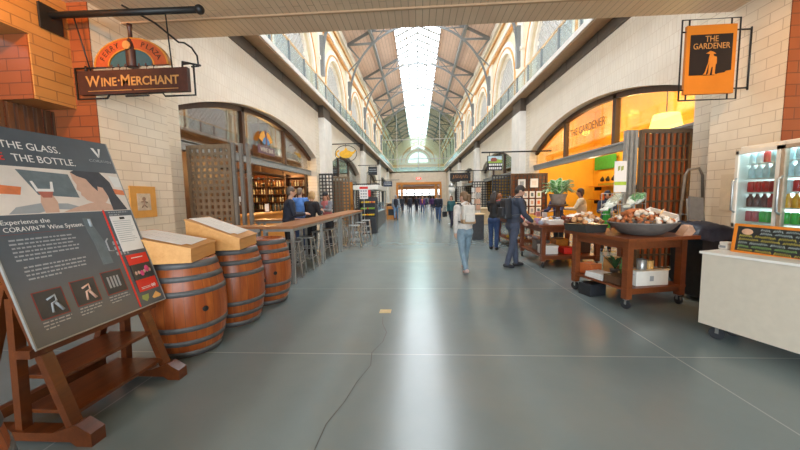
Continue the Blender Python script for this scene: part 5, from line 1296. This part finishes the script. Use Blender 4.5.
    for i, s in ((0, -1), (1, 1)):                                   # five fingers on each hand, slightly curled
        c_, d2 = J['arm%d' % i][2:]; p = c_+d2*.075; side = T @ V((0, 1, 0)); side = (side-d2*side.dot(d2)); side = side.normalized() if side.length > .2 else (T @ V((1, 0, 0))); cur = d2.cross(side)*s*-1
        if (T @ V((-s, 0, 0))).dot(cur) < 0: cur = -cur
        for q, (off, L) in enumerate(((.027, .068), (.010, .076), (-.008, .071), (-.025, .056))):
            a0 = p+side*off; tube(bm, [a0-d2*.015, a0+d2*L*.45, a0+d2*L*.75+cur*L*.22, a0+d2*L*.88+cur*L*.5], [.0105, .010, .009, .007], 7)
        a0 = c_+d2*.03+side*.026; tube(bm, [a0, a0+side*.025+d2*.03+cur*.008, a0+side*.026+d2*.06+cur*.018], [.013, .011, .008], 7)
    body = bpy.data.meshes.new('body'); bm.to_mesh(body); bm.free(); body_o = mesh_part('body', body, sk, t)
    for s in (-1, 1):
        bm = bm_(); ball(bm, hc+hs*s*.031+hf*.086+hu*.014, 1, sc=(.012, .006, .0075), rot=HM, u=8, v=6); obj('eye', bm, 'eye', t)
    bm = bm_(); ball(bm, hc+hf*.086-hu*.058, 1, sc=(.022, .006, .007), rot=HM, u=8, v=6); obj('mouth', bm, 'lip', t)
    # ---- trousers, shoes
    bm = bm_(); limb(bm, [O+up*.10, O+V((0, -.005, 0)), O+V((0, -.005, -.06))], [.112, .128, .10], 14)
    for s in (-1, 1): ball(bm, O+V((s*.07, -.03, -.02)), .112)
    for i in (0, 1): a, b_, c_, f_ = J['leg%d' % i]; limb(bm, [a, a.lerp(b_, .5), b_, b_.lerp(c_, .35), c_+V((0, 0, .015))], [.104, .088, .068, .066, .056])
    mesh_part('trousers', remeshed(bm, vox, 4), cloth(pants), t)
    for i in (0, 1):
        c_, f_ = J['leg%d' % i][2:]; fd = V((0, cos(R(f_*.45)), sin(R(f_*.45)))); un = V((0, -fd.z, fd.y))
        bm = bm_(); limb(bm, [c_-fd*.045-un*.028, c_+fd*.05-un*.032, c_+fd*.15-un*.045], [.043, .044, .030]); limb(bm, [c_+un*.01, c_-un*.02], [.046, .044])
        mesh_part('shoe', remeshed(bm, min(vox, .012), 3), cloth(shoes, .6), t)
    # ---- jacket or sweater
    bm = bm_(); e = .016; hem = -.03-long_top
    limb(bm, [O+up*(hem if long_top else .075), O+up*.17, O+up*.33, O+up*.46, O+up*.52], [.142+.02*bool(long_top), .128, .142, .125, .075], 16)
    for s in (-1, 1):
        ball(bm, ch+T @ V((s*sw*.62, 0, -.025)), .098); ball(bm, O+V((s*.06, -.01, .075)), .108)
        if female: ball(bm, ch+fw*.075+T @ V((s*.07, 0, -.11)), .062)
    for i in (0, 1):
        a, b_, c_, d2 = J['arm%d' % i]; end = b_.lerp(c_, .97) if sleeve >= 1 else a.lerp(b_, sleeve)
        if sleeve >= 1: limb(bm, [a, a.lerp(b_, .5), b_, b_.lerp(c_, .4), end], [.074, .066, .058, .053, .042], 10)
        else: limb(bm, [a, end], [.074, .068], 10)
    mesh_part('jacket' if sleeve >= 1 else 'shirt', remeshed(bm, vox, 4), cloth(top), t)
    if style == 'hood':
        bm = bm_(); limb(bm, [neck-fw*.07+T @ V((-.09, 0, .0)), neck-fw*.10+up*.03, neck-fw*.07+T @ V((.09, 0, .0))], [.05, .062, .05]); limb(bm, [neck+T @ V((-.07, .03, .01)), neck+T @ V((.07, .03, .01))], [.045, .045])
        mesh_part('hood', remeshed(bm, vox, 4), cloth(top), t)
    if vest:
        bm = bm_(); limb(bm, [O+up*0, O+up*.15, O+up*.33, O+up*.46], [.152, .14, .156, .135], 16)
        for s in (-1, 1): ball(bm, ch+T @ V((s*sw*.5, 0, -.03)), .105)
        mesh_part('vest', remeshed(bm, vox, 4), cloth(vest), t)
    if apron:
        bm = bm_(); limb(bm, [O+up*-.25+fw*.075, O+up*.1+fw*.05, O+up*.38+fw*.06], [.10, .11, .10], 14)
        mesh_part('apron', remeshed(bm, vox, 4), cloth(apron), t)
    # ---- hair or head covering
    bm = bm_()
    if style in ('short', 'hood', 'long', 'tail', 'bob'):
        ball(bm, hc+hu*.034-hf*.018, 1, sc=(.083, .098, .092), rot=HM, u=16, v=12); ball(bm, hc-hf*.045-hu*.01, 1, sc=(.078, .066, .085), rot=HM, u=14, v=10)
        if style == 'bob': 
            for s in (-1, 0, 1): limb(bm, [hc+hs*s*.065-hf*.03, hc+hs*s*.075-hf*.03-hu*.10], [.04, .03])
        if style == 'long':
            for s in (-1, 0, 1): limb(bm, [hc+hs*s*.05-hf*.06, hc+hs*s*.065-hf*.085-hu*.12, hc+hs*s*.05-hf*.10-hu*.27], [.05, .05, .025])
        if style in ('tail', 'hood'): limb(bm, [hc-hf*.09+hu*.04, hc-hf*.15+hu*.01, hc-hf*.13-hu*.09, hc-hf*.11-hu*.17], [.022, .034, .032, .010])
        mesh_part('hair', remeshed(bm, min(vox, .012), 3), cloth(hair, .6), t)
    elif style == 'cap':
        ball(bm, hc-hf*.02+hu*.01, 1, sc=(.085, .095, .085), rot=HM, u=16, v=12)
        for s in (-1, 1): limb(bm, [hc+hs*s*.06-hf*.05, hc+hs*s*.075-hf*.05-hu*.11, hc+hs*s*.07-hf*.02-hu*.24], [.04, .042, .018])
        mesh_part('hair', remeshed(bm, .012, 3), cloth(hair, .6), t)
        bm = bm_(); ball(bm, hc+hu*.052-hf*.006, 1, sc=(.094, .110, .070), rot=HM, u=18, v=12); ball(bm, hc+hu*.05+hf*.105, 1, sc=(.07, .05, .010), rot=HM, u=14, v=8)
        mesh_part('cap', remeshed(bm, .010, 2), cloth((.015, .015, .018)), t)
    elif style == 'scarf':
        ball(bm, hc+hu*.022-hf*.022, 1, sc=(.090, .104, .106), rot=HM, u=18, v=12); limb(bm, [hc-hu*.07-hf*.02, neck+up*.02, ch+fw*.03], [.070, .080, .105])
        mesh_part('headscarf', remeshed(bm, .012, 4), cloth(hair), t)
    t['_neck'] = [*ch]; return t
def backpack(label, owner, m1, m2, straps=True, w=.30, h=.42, off=.0):
    """a bag worn on the back: same frame as its wearer"""
    t = thing('backpack', label, 'backpack', owner.location, owner.rotation_euler.z); t.scale = owner.scale; c = V(owner['_neck'])
    y0 = c.y-.135-off
    def rbox(b, x0, x1, ya, yb, z0, z1, bev): box(b, x0, x1, ya, yb, z0, z1, 0, bev)
    bm = bm_(); rbox(bm, -w/2, w/2, y0-.16, y0, c.z-h+.06, c.z+.06, .055); obj('main_bag', bm, m1, t)
    bm = bm_(); rbox(bm, -w/2+.03, w/2-.03, y0-.215, y0-.13, c.z-h+.09, c.z-.12, .035); obj('front_pocket', bm, m1, t)
    bm = bm_(); rbox(bm, -w/2-.006, w/2+.006, y0-.17, y0+.004, c.z-h+.05, c.z-h+.15, .03); obj('base_panel', bm, m2, t)
    bm = bm_(); tube(bm, [(-.03, y0-.04, c.z+.05), (-.03, y0-.04, c.z+.10), (.03, y0-.04, c.z+.10), (.03, y0-.04, c.z+.05)], .009, 6); obj('grab_handle', bm, m2, t)
    for s in (-1, 1):
        bm = bm_(); pts = [V((s*.09, y0+.0, c.z+.03)), V((s*.115, c.y-.07, c.z+.095)), V((s*.125, c.y+.03, c.z+.10)), V((s*.135, c.y+.135, c.z-.02)), V((s*.15, c.y+.14, c.z-.16)), V((s*.185, c.y+.02, c.z-.27)), V((s*.14, y0-.01, c.z-.30))]
        for a, b in zip(pts, pts[1:]): beam(bm, a, b, .05, .014)
        obj('strap', bm, m2, t)
    return t
WALK = ((22, 8), (-20, 22)); WALK2 = ((-18, 20), (20, 6)); STAND = ((2, 2), (-2, 2)); HANG = ((4, 8, 12, 0), (-2, 8, 14, 0))
SWING = ((-18, 8, 14, 0), (16, 8, 22, 0)); FOLD = ((22, 10, 80, 25), (22, 10, 80, 25)); REACH = ((35, 6, 55, 10), (30, 6, 60, 10))
NAVY, BLACK, JEAN, DJEAN, WHITE, GREY = (.025, .032, .06), (.012, .012, .015), (.10, .20, .36), (.035, .06, .13), (.66, .63, .58), (.20, .22, .25)
p = person('woman in a white hooded sweatshirt and pale jeans walking away down the aisle', (.97, 6.72, 0), R(14), 1.70, ((-14, 16), (16, 4)), ((-10, 8, 16, 0), (6, 8, 30, 10)), (.62, .57, .52), (.19, .27, .33), (.60, .42, .38), (.17, .095, .045), 'hood', 3, (4, 32), .011, female=True)
M['canvas'] = plain('off_white_canvas', (.62, .58, .52), .7, var=.08); M['tanbase'] = plain('tan_leather', (.40, .25, .13), .6); M['blackstrap'] = plain('black_webbing', (.02, .02, .025), .7)
b_ = backpack('white canvas backpack with a tan base on the woman in the white hooded sweatshirt', p, 'canvas', 'tanbase', w=.27, h=.38); b_.children[-1].data.materials[0] = M['blackstrap']; b_.children[-2].data.materials[0] = M['blackstrap']
p = person('man in a dark navy sweater and grey-blue trousers bowing over the display table', (2.10, 7.15, 0), R(-80), 1.82, ((10, 4), (-8, 8)), ((14, 6, 30, 10), (16, 6, 36, 10)), (.042, .050, .075), (.055, .065, .10), (.02, .02, .025), (.025, .018, .014), 'short', 6, (30, -12), .011)
backpack('black backpack on the man in the dark navy sweater', p, 'blackstrap', 'blackplastic', w=.28, h=.42, off=.01)
person('woman with long dark hair in a black jacket and blue jeans by the far table', (2.24, 9.55, 0), R(-30), 1.70, STAND, REACH, BLACK, (.03, .06, .15), BLACK, (.03, .018, .012), 'long', 4, (16, -10), .013, female=True)
# at the tall tables
person('man in a dark navy jacket at the tall table, first of the group', (-3.16, 7.55, 0), R(-62), 1.88, STAND, ((12, 6, 80, 20), (12, 6, 80, 20)), (.018, .022, .038), BLACK, BLACK, (.10, .075, .055), 'short', 6, (10, 0), .013)
person('man in a bright blue shirt standing with his back turned at the wine bar', (-3.72, 9.85, 0), R(14), 1.93, STAND, FOLD, (.09, .22, .56), DJEAN, BLACK, (.20, .15, .11), 'short', 3, (8, -20), .013)
person('woman with blonde hair in a black jacket leaning at the tall table', (-3.02, 8.75, 0), R(-20), 1.80, STAND, ((15, 6, 85, 20), (15, 6, 85, 20)), (.012, .013, .018), BLACK, BLACK, (.48, .30, .13), 'bob', 8, (8, 10), .013, female=True)
person('woman in a black cap and grey jacket with a pink scarf facing the group', (-2.98, 10.35, 0), R(165), 1.80, STAND, ((30, 10, 70, 20), (40, 14, 50, -20)), (.19, .20, .22), (.04, .04, .05), BLACK, (.32, .16, .09), 'cap', 10, (6, 10), .013, female=True, vest=(.52, .16, .16))
# garden shop staff
person('dark-haired shop assistant in a cream jacket in front of the orange shelves', (4.72, 9.45, 0), R(68), 1.74, STAND, REACH, (.62, .50, .34), BLACK, BLACK, (.04, .015, .01), 'bob', 4, (8, 0), .013, skin=SKIN_D, female=True)
person('shop assistant in a dark headscarf with a bright green apron behind the moss bags', (5.18, 9.05, 0), R(150), 1.66, STAND, REACH, (.02, .03, .06), BLACK, BLACK, (.02, .022, .035), 'scarf', 6, (10, 0), .013, female=True, apron=(.06, .50, .08))
person('person in a dark blue top half hidden by the potted plant', (4.0, 9.3, 0), R(120), 1.70, STAND, REACH, (.04, .05, .11), BLACK, BLACK, (.06, .03, .02), 'short', 6, (14, 0), .016)
# down the nave
far = [('woman in a dark teal cardigan with a black bag facing the camera', (1.72, 16.6), 150, 1.66, WALK, HANG, (.02, .09, .10), (.02, .02, .04), (.12, .06, .03), 'bob', 1),
 ('bald man in a black jacket and blue jeans walking toward the camera', (1.28, 20.4), 172, 1.78, WALK, HANG, (.018, .018, .03), (.05, .09, .19), (.45, .28, .2), 'short', 0),
 ('man in a dark vest over a grey shirt and jeans walking away', (-1.58, 22.6), 6, 1.80, WALK2, HANG, (.30, .33, .38), (.16, .27, .42), (.42, .40, .38), 'short', 0),
 ('person in dark clothes alone in the middle of the nave, walking away', (-.78, 31.5), 0, 1.72, STAND, HANG, (.03, .03, .045), (.03, .03, .05), (.03, .02, .02), 'bob', 1),
 ('woman in a purple jacket with an orange scarf in the far crowd', (.42, 30.0), 180, 1.70, WALK, HANG, (.13, .035, .17), (.07, .10, .18), (.25, .14, .07), 'bob', 1),
 ('person in a violet jacket in the far crowd behind the bald man', (1.35, 30.8), 180, 1.72, WALK2, HANG, (.09, .03, .12), (.03, .03, .05), (.05, .03, .02), 'short', 0),
 ('person in a charcoal coat in the far crowd left of the lone figure', (-1.75, 36.0), 175, 1.74, WALK, HANG, (.04, .045, .06), (.03, .04, .07), (.05, .04, .03), 'short', 0),
 ('person in a brown coat in the far crowd left of the lone figure', (-1.15, 38.5), 0, 1.70, WALK2, HANG, (.12, .07, .05), (.03, .03, .05), (.10, .06, .03), 'bob', 1),
 ('person in a navy coat in the middle of the farthest crowd', (.25, 41.0), 180, 1.74, WALK, HANG, (.03, .04, .09), (.04, .05, .09), (.06, .04, .03), 'short', 0),
 ('person in a grey coat right of centre in the farthest crowd', (1.2, 43.0), 180, 1.70, STAND, HANG, (.20, .21, .24), (.05, .06, .10), (.3, .2, .1), 'bob', 1),
 ('person in a pale jacket on the right side of the far crowd', (2.2, 36.0), 175, 1.76, WALK2, HANG, (.45, .44, .48), (.05, .06, .10), (.06, .04, .03), 'short', 0),
 ('person in a black coat standing near the far portal on the left', (-2.6, 46.0), 20, 1.76, STAND, HANG, (.025, .025, .03), (.03, .03, .04), (.04, .03, .02), 'short', 0),
 ('person in black just left of the purple jacket woman in the far crowd', (-.15, 33.5), 175, 1.74, WALK, HANG, (.02, .02, .03), (.02, .02, .04), (.04, .03, .02), 'short', 0),
 ('person in a slate coat close behind the orange scarf woman', (.75, 34.5), 0, 1.72, WALK2, HANG, (.07, .08, .11), (.03, .04, .07), (.05, .03, .02), 'bob', 1),
 ('person in dark brown behind the man in the vest', (-1.95, 29.0), 180, 1.70, WALK, HANG, (.06, .035, .03), (.03, .03, .05), (.05, .03, .02), 'bob', 1),
 ('person in a grey hoodie beside the bald man on the right', (1.75, 26.0), 0, 1.75, WALK2, HANG, (.22, .24, .30), (.04, .05, .09), (.20, .17, .15), 'short', 0),
 ('person in a dark red top by the portal under the exit sign', (-.3, 50.0), 180, 1.74, WALK, HANG, (.25, .04, .04), (.03, .04, .08), (.05, .03, .02), 'short', 0),
 ('person in a red top browsing at the right arcade beyond the dark-haired woman', (3.3, 13.2), -70, 1.66, STAND, REACH, (.50, .05, .06), (.03, .04, .08), (.25, .10, .04), 'bob', 1)]
for lab, (x, y), rz, h, lg, ar, top, pn, hr, stl, fem in far:
    p = person(lab, (x, y, 0), R(rz), h, lg, ar, top, pn, BLACK, hr, stl, 2, (2, 0), .02 if y < 28 else .026, female=bool(fem), vest=(.02, .022, .035) if 'vest' in lab else None)
    if 'scarf' in lab:
        bm = bm_(); c = V(p['_neck']); limb(bm, [c+V((-.08, .03, .05)), c+V((0, .09, .03)), c+V((.08, .03, .05)), c+V((.03, .13, -.05)), c+V((.03, .15, -.3))], [.04, .045, .04, .05, .045]); mesh_part('scarf', remeshed(bm, .02, 3), cloth((.6, .22, .05)), p)
    if 'black bag' in lab:
        b = thing('handbag', 'black handbag carried by the woman in the dark teal cardigan', 'bag', (x-.35, y-.1, .55), R(rz)); bm = bm_(); box(bm, -.07, .07, -.17, .17, 0, .28, bev=.03); obj('bag_body', bm, 'blackstrap', b); bm = bm_(); tube(bm, [(0, -.1, .27), (0, -.06, .52), (0, .06, .52), (0, .1, .27)], .012, 6); obj('strap', bm, 'blackstrap', b)
# ------------------------------------------------------------------ arcade farther down: stalls and hanging signs
t = thing('teapot_sign', 'yellow teapot-shaped sign in an iron frame by the second left arch', 'sign', (-4.02, 18.0, 4.10)); t.scale = (1.12, 1, 1.3)
M['teapot'] = plain('yellow_enamel', (.85, .46, .03), .4)
F3 = lambda u, v, d: V((u, d, v))
bm = bm_(); prism(bm, [(.33*cos(2*pi*i/28), .17*sin(2*pi*i/28)-.02) for i in range(28)], F3, -.03, .03); prism(bm, [(-.12, .12), (.12, .12), (.05, .2), (.03, .25), (-.03, .25), (-.05, .2)], F3, -.028, .028); obj('pot', bm, 'teapot', t)
bm = bm_(); prism(bm, [(.24, -.08), (.40, .0), (.52, .14), (.46, .15), (.38, .08), (.26, .08)], F3, -.025, .025); obj('spout', bm, 'teapot', t)
bm = bm_(); arcband(bm, .10, .16, R(80), R(280), lambda u, v, d: V((u-.36, d, v)), -.02, .02, 12); obj('handle', bm, 'teapot', t)
bm = bm_(); pts = [(.55*cos(2*pi*i/24), 0, .36*sin(2*pi*i/24)) for i in range(25)]; tube(bm, pts, .014, 6, cap=False); tube(bm, [(-.9, 0, .42), (.75, 0, .42)], .02, 6); tube(bm, [(0, 0, .25), (0, 0, .42)], .012, 5); obj('iron_frame', bm, 'black', t)
def hangsign(label, loc, w, h, m, arm, lines=0, lm='p_white', name='hanging_sign', pic=None):
    t = thing(name, label, 'sign', loc)
    bm = bm_(); box(bm, -w/2, w/2, -.04, .04, -h/2, h/2); obj('board', bm, m, t)
    bm = bm_(); tube(bm, [(arm[0], 0, h/2+.12), (arm[1], 0, h/2+.12)], .025, 6); obj('arm', bm, 'black', t)
    for x in (-w*.35, w*.35): bm = bm_(); tube(bm, [(x, 0, h/2), (x, 0, h/2+.12)], .012, 5); obj('hanger', bm, 'black', t)
    if pic:
        bm = bm_(); box(bm, -w/2+.02, w/2-.02, -.044, -.04, 0, h/2-.02); o = obj('picture', bm, plain('painted_sky_blue', (.45, .62, .68), .6), t)
        bm = bm_(); prism(bm, [(-w/2+.02, 0), (w/2-.02, 0), (w/2-.02, .10), (.05, .13), (-w/2+.02, .06)], F3, -.048, -.044); obj('painted_field', bm, plain('painted_field_green', (.28, .42, .06), .6), o)
        bm = bm_(); box(bm, -.14, .06, -.052, -.048, .05, .12); prism(bm, [(-.16, .12), (.08, .12), (.02, .18), (-.1, .18)], F3, -.052, -.048); obj('painted_barn', bm, plain('painted_barn', (.30, .08, .05), .6), o)
    random.seed(len(label))
    for r_ in range(lines):
        bm = bm_(); z = -.06-.12*r_ if pic else (h*.18-.16*r_); u = -w*.40
        while u < w*.38: l = random.uniform(.03, .06); box(bm, u, u+l, -.045, -.04, z-.035, z+.035); u += l+.02
        obj('lettering', bm, lm, t)
    return t
hangsign('black hanging sign with a painted barn landscape above white lettering', (2.66, 11.3, 2.72), .50, .50, 'signblack', (-.45, 1.9), 2, 'p_white', pic=1)
t = hangsign('long black hanging sign with orange script on the right arcade', (2.62, 20.0, 2.79), 1.25, .50, 'signblack', (-.65, 2.2))
bm = bm_(); tube(bm, [(-.45+.05*i, -.045, (.10 if i % 2 else -.08)*(1 if i % 5 else 1.4)) for i in range(19)], .016, 5); obj('script', bm, 'orangewood', t)
hangsign('dark square hanging sign on the left arcade past the teapot', (-3.65, 26.0, 3.78), .72, .68, 'blackplastic', (-1.2, .5), 2, 'p_grey')
hangsign('dark blue hanging sign with pale lettering far down the left arcade', (-3.1, 33.0, 3.0), .9, .55, plain('navy_board', (.03, .05, .10), .5), (-1.4, 1.2), 2, 'p_white')
hangsign('small dark hanging sign far down the right arcade', (3.6, 31.0, 3.2), .8, .45, 'signblack', (-.5, 1.2), 1, 'p_grey')
# white notice on a post
t = thing('notice_stand', 'white notice with a red heading on a post at the end of the tall tables', 'notice', (-2.30, 13.5, 0))
bm = bm_(); tube(bm, [(0, .02, 0), (0, .02, 2.0)], .016, 6); obj('post', bm, 'galv', t); bm = bm_(); lathe(bm, [(.15, 0), (.15, .02), (.02, .03)], 16, (0, .02, 0)); obj('foot', bm, 'galv', t)
bm = bm_(); box(bm, -.18, .18, -.012, 0, 1.56, 2.08); obj('sheet', bm, 'p_white', t); bm = bm_(); box(bm, -.18, .18, -.015, -.012, 1.98, 2.08); obj('heading', bm, 'p_red', t)
bm = bm_()
for i in range(3):
    for j in range(3): box(bm, -.14+.10*i, -.07+.10*i, -.015, -.012, 1.62+.12*j, 1.69+.12*j)
obj('printed_icons', bm, 'p_grey', t)
# produce stand and deli counter
t = thing('produce_stand', 'black stepped produce stand holding fruit at the head of the food stall', 'stand', (-2.25, 14.4, 0))
bm = bm_(); box(bm, -.42, .38, -.35, .35, 0, .75); box(bm, -.42, -.36, -.35, .35, .75, 1.62); box(bm, .32, .38, -.35, .35, .75, 1.3); box(bm, -.42, .38, .30, .35, .75, 1.62); obj('cabinet', bm, 'blackplastic', t)
for z, d in ((.80, -.34), (1.08, -.2), (1.36, -.06)): bm = bm_(); box(bm, -.36, .32, d, .30, z-.03, z); obj('shelf', bm, 'blackplastic', t)
fr = [(plain('fruit_'+n, c, .45, var=.15), n) for n, c in (('yellow', (.85, .60, .04)), ('green', (.25, .45, .06)), ('orange', (.85, .30, .03)), ('red', (.55, .05, .03)))]
for r_, (z, y0) in enumerate(((.80, -.27), (1.08, -.13), (1.36, .01))):
    for i in range(7):
        for j in range(2):
            q = [(0, 0), (1, 1), (0, 2)][r_][j]; q = q if random.random() < .8 else random.randrange(4)
            bm = bm_(); ico(bm, (0, 0, .043), .045, 2, (1, 1, .95), .03); o = obj('fruit', bm, fr[q][0]); o.location = (-2.25-.30+.092*i, 14.4+y0+.10*j, z+.001)
            tag(o, '%s fruit on the %s shelf of the black produce stand' % (fr[q][1], ('lowest', 'middle', 'top')[r_]), 'fruit', 'fruit on the produce stand')
t = thing('deli_counter', 'glass-fronted food counter with a steel base behind the produce stand', 'counter', (-2.55, 15.2, 0))
bm = bm_(); box(bm, -.45, .45, 0, 5.0, 0, .85); obj('base', bm, 'steel', t); bm = bm_(); box(bm, -.48, .5, -.03, 5.03, .85, .89); obj('worktop', bm, 'galv', t)
bm = bm_(); box(bm, .40, .41, .02, 4.98, .89, 1.32); box(bm, -.2, .41, .02, 4.98, 1.32, 1.335); obj('sneeze_guard', bm, 'glass', t)
bm = bm_()
for y in (.05, 1.7, 3.3, 4.95): box(bm, .36, .42, y-.02, y+.02, .89, 1.34)
obj('guard_post', bm, 'galv', t)
random.seed(4)
for i in range(14):
    bm = bm_(); lathe(bm, [(.10, 0), (.13, .05), (.14, .12), (.12, .12), (.09, .05), (.001, .04)], 14, capt=False); o = thing('food_bowl', 'round bowl of food under the glass guard of the food counter', 'bowl', (-2.55+random.uniform(-.2, .15), 15.45+.34*i, .892), 0, 'bowls on the food counter')
    obj('bowl', bm, ['white', 'galv', 'p_white'][i % 3], o); bm = bm_(); ico(bm, (0, 0, .09), .10, 2, (1, 1, .5), .2); obj('food', bm, fr[i % 4][0] if i % 2 else 'pinewood', o)
t = thing('stall_canopy', 'white canopy on thin posts over the food stall', 'canopy', (-2.9, 17.8, 0))
bm = bm_(); box(bm, -.75, .7, 0, 4.6, 2.05, 2.32, bev=.03); obj('canopy', bm, 'white', t)
for x in (-.7, .62):
    for y in (.1, 4.5): bm = bm_(); tube(bm, [(x, y, 0), (x, y, 2.06)], .025, 6); obj('post', bm, 'galv', t)
t = thing('coffee_machine', 'dark steel machine on the back of the food stall', 'machine', (-3.35, 19.5, 0)); bm = bm_(); box(bm, -.3, .3, -1.2, 1.2, 0, 1.0); obj('back_counter', bm, 'darkwood', t); bm = bm_(); box(bm, -.22, .22, -.5, .5, 1.0, 1.5, bev=.03); obj('body', bm, 'galv', t); bm = bm_(); lathe(bm, [(.1, 1.5), (.13, 1.55), (.13, 1.75), (.05, 1.8)], 14); obj('hopper', bm, 'blackplastic', t)
bm = bm_(); box(bm, -.3, .3, -.02, .02, -.18, .18); o = obj('red_placard', bm, 'p_red'); o.location = (-2.95, 17.82, 1.86); tag(o, 'small red placard hanging under the white stall canopy', 'placard')
t = thing('pine_crate', 'pale pine cabinet standing at the far end of the food stall', 'cabinet', (-1.95, 23.5, 0)); bm = bm_(); box(bm, -.35, .35, -.3, .3, 0, .95, bev=.01); obj('body', bm, 'orangewood', t); bm = bm_(); box(bm, -.24, .24, -.312, -.3, .3, .75); obj('dark_opening', bm, 'blackplastic', t)
# right arcade
t = thing('dark_cabinet', 'dark waist-high cabinet beyond the backpack woman on the right', 'cabinet', (2.15, 11.9, 0)); bm = bm_(); box(bm, -.18, .22, -.3, .3, 0, .92, bev=.01); obj('body', bm, plain('slate_cabinet', (.055, .055, .06), .5), t); bm = bm_(); box(bm, -.22, .26, -.34, .34, .92, .96); obj('worktop', bm, 'pinewood', t)
t = thing('postcard_rack', 'white wire rack of postcards beyond the dark cabinet', 'rack', (2.45, 13.6, 0))
bm = bm_(); tube(bm, [(0, 0, 0), (0, 0, 1.95)], .02, 8); lathe(bm, [(.25, 0), (.25, .02), (.02, .04)], 18); obj('stand', bm, 'galv', t)
random.seed(12)
for j in range(6):
    for i in range(4):
        a = R(90*i+20); bm = bm_(); bx_ = Matrix.Translation((.16*cos(a), .16*sin(a), .55+.24*j)) @ Matrix.Rotation(a+pi/2, 4, 'Z'); box(bm, -.10, .10, -.008, .008, 0, .20, mat=bx_); obj('card_pocket', bm, ['p_white', 'p_grey', 'p_pale', 'p_white', 'p_skin'][random.randrange(5)], t)
for (x, y, w, d, h, m, lab) in ((3.6, 19.0, 1.2, 1.6, .9, 'pinewood', 'pale wooden stall counter on the right under the script sign'), (3.5, 23.0, 1.2, 2.4, .95, 'p_pale', 'cream stall counter farther down the right arcade'), (3.9, 33.0, 1.2, 3.0, .95, 'shopbrown', 'brown stall counter far down the right arcade'), (-3.6, 29.0, 1.2, 3.0, .95, 'orangewood', 'orange wooden stall counter far down the left arcade'), (-3.7, 38.0, 1.2, 3.0, .95, 'shopbrown', 'dark stall counter near the far end of the left arcade')):
    t = thing('stall_counter', lab, 'counter', (x, y, 0)); bm = bm_(); box(bm, -w/2, w/2, -d/2, d/2, 0, h-.05); obj('body', bm, m, t); bm = bm_(); box(bm, -w/2-.05, w/2+.05, -d/2-.05, d/2+.05, h-.05, h); obj('worktop', bm, 'pinewood', t)
t = thing('white_globe_lamp', 'white globe lantern on a post beside the script sign', 'lamp', (1.95, 18.6, 0)); bm = bm_(); tube(bm, [(0, 0, 0), (0, 0, 1.75)], .03, 8); lathe(bm, [(.2, 0), (.2, .03), (.03, .06)], 16); obj('post', bm, 'galv', t)
bm = bm_(); ball(bm, (0, 0, 1.98), .2); obj('globe', bm, 'white', t); bm = bm_(); lathe(bm, [(.14, 2.15), (.2, 2.18), (.05, 2.35)], 14); obj('cap', bm, 'galv', t)
bm = bm_(); box(bm, -.56, -.40, 4.28, 4.42, .0, .003); o = obj('floor_patch', bm, plain('yellow_tape', (.62, .47, .22), .6)); tag(o, 'small yellowish patch of tape on the grey floor', 'tape')
# ------------------------------------------------------------------ light
w = bpy.data.worlds.new('world'); SC.world = w; w.use_nodes = True
w.node_tree.nodes['Background'].inputs[0].default_value = (.80, .90, 1.0, 1); w.node_tree.nodes['Background'].inputs[1].default_value = .9
def area(name, loc, rot, sx, sy, power, col):
    l = bpy.data.lights.new(name, 'AREA'); l.shape = 'RECTANGLE'; l.size = sx; l.size_y = sy; l.energy = power; l.color = col
    o = bpy.data.objects.new(name, l); C.objects.link(o); o.location = loc; o.rotation_euler = rot; return o
def point(name, loc, power, col, rad=.15):
    l = bpy.data.lights.new(name, 'POINT'); l.energy = power; l.color = col; l.shadow_soft_size = rad
    o = bpy.data.objects.new(name, l); C.objects.link(o); o.location = loc; return o
def spot(name, loc, aim, power, col, ang=70, rad=.06):
    l = bpy.data.lights.new(name, 'SPOT'); l.energy = power; l.color = col; l.spot_size = R(ang); l.spot_blend = .7; l.shadow_soft_size = rad
    o = bpy.data.objects.new(name, l); C.objects.link(o); o.location = loc
    o.rotation_euler = (V(aim)-V(loc)).to_track_quat('-Z', 'Y').to_euler(); return o
area('entrance_daylight', (.2, -5.9, 2.0), (R(90), 0, 0), 8.6, 3.1, 420, (.82, .93, 1.0))
WARM = (1.0, .55, .20)
DEEP = (1.0, .44, .12)
spot('wall_washer', (-4.0, 2.6, 4.3), (-5.2, 4.1, 3.4), 75, DEEP, 100)
spot('wall_washer', (3.0, 2.6, 4.3), (5.0, 5.0, 2.0), 110, WARM, 80)
for i in range(6):
    for sd in (-1, 1):
        y = 13.6+8.7*i
        l = area('added_roof_uplight', (XC+sd*5.6, y, 6.55), (R(180), R(sd*14), 0), .3, 3.0, 40, (1.0, .88, .74))  # unseen uplight, added to brighten the roof boards
point('wine_shop_lamp', (-6.6, 10.5, 3.3), 70, WARM)
point('wine_shop_lamp', (-7.0, 14.4, 3.0), 90, WARM)
for y in (8.2, 11.2, 14.2): point('garden_shop_lamp', (7.1, y, 4.2), 42, (1.0, .82, .50))
for y in (8.5, 12.5): point('garden_shop_lamp', (6.6, y, 2.55), 22, (1.0, .78, .46))
SC.view_settings.view_transform = 'Standard'; SC.view_settings.look = 'None'; SC.view_settings.gamma = 1
SC.view_settings.use_curve_mapping = False
SC.view_settings.exposure = 1.32
SC.cycles.max_bounces = 10; SC.cycles.diffuse_bounces = 5; SC.cycles.transparent_max_bounces = 12
SC.cycles.sample_clamp_indirect = 6; SC.cycles.caustics_reflective = False; SC.cycles.caustics_refractive = False
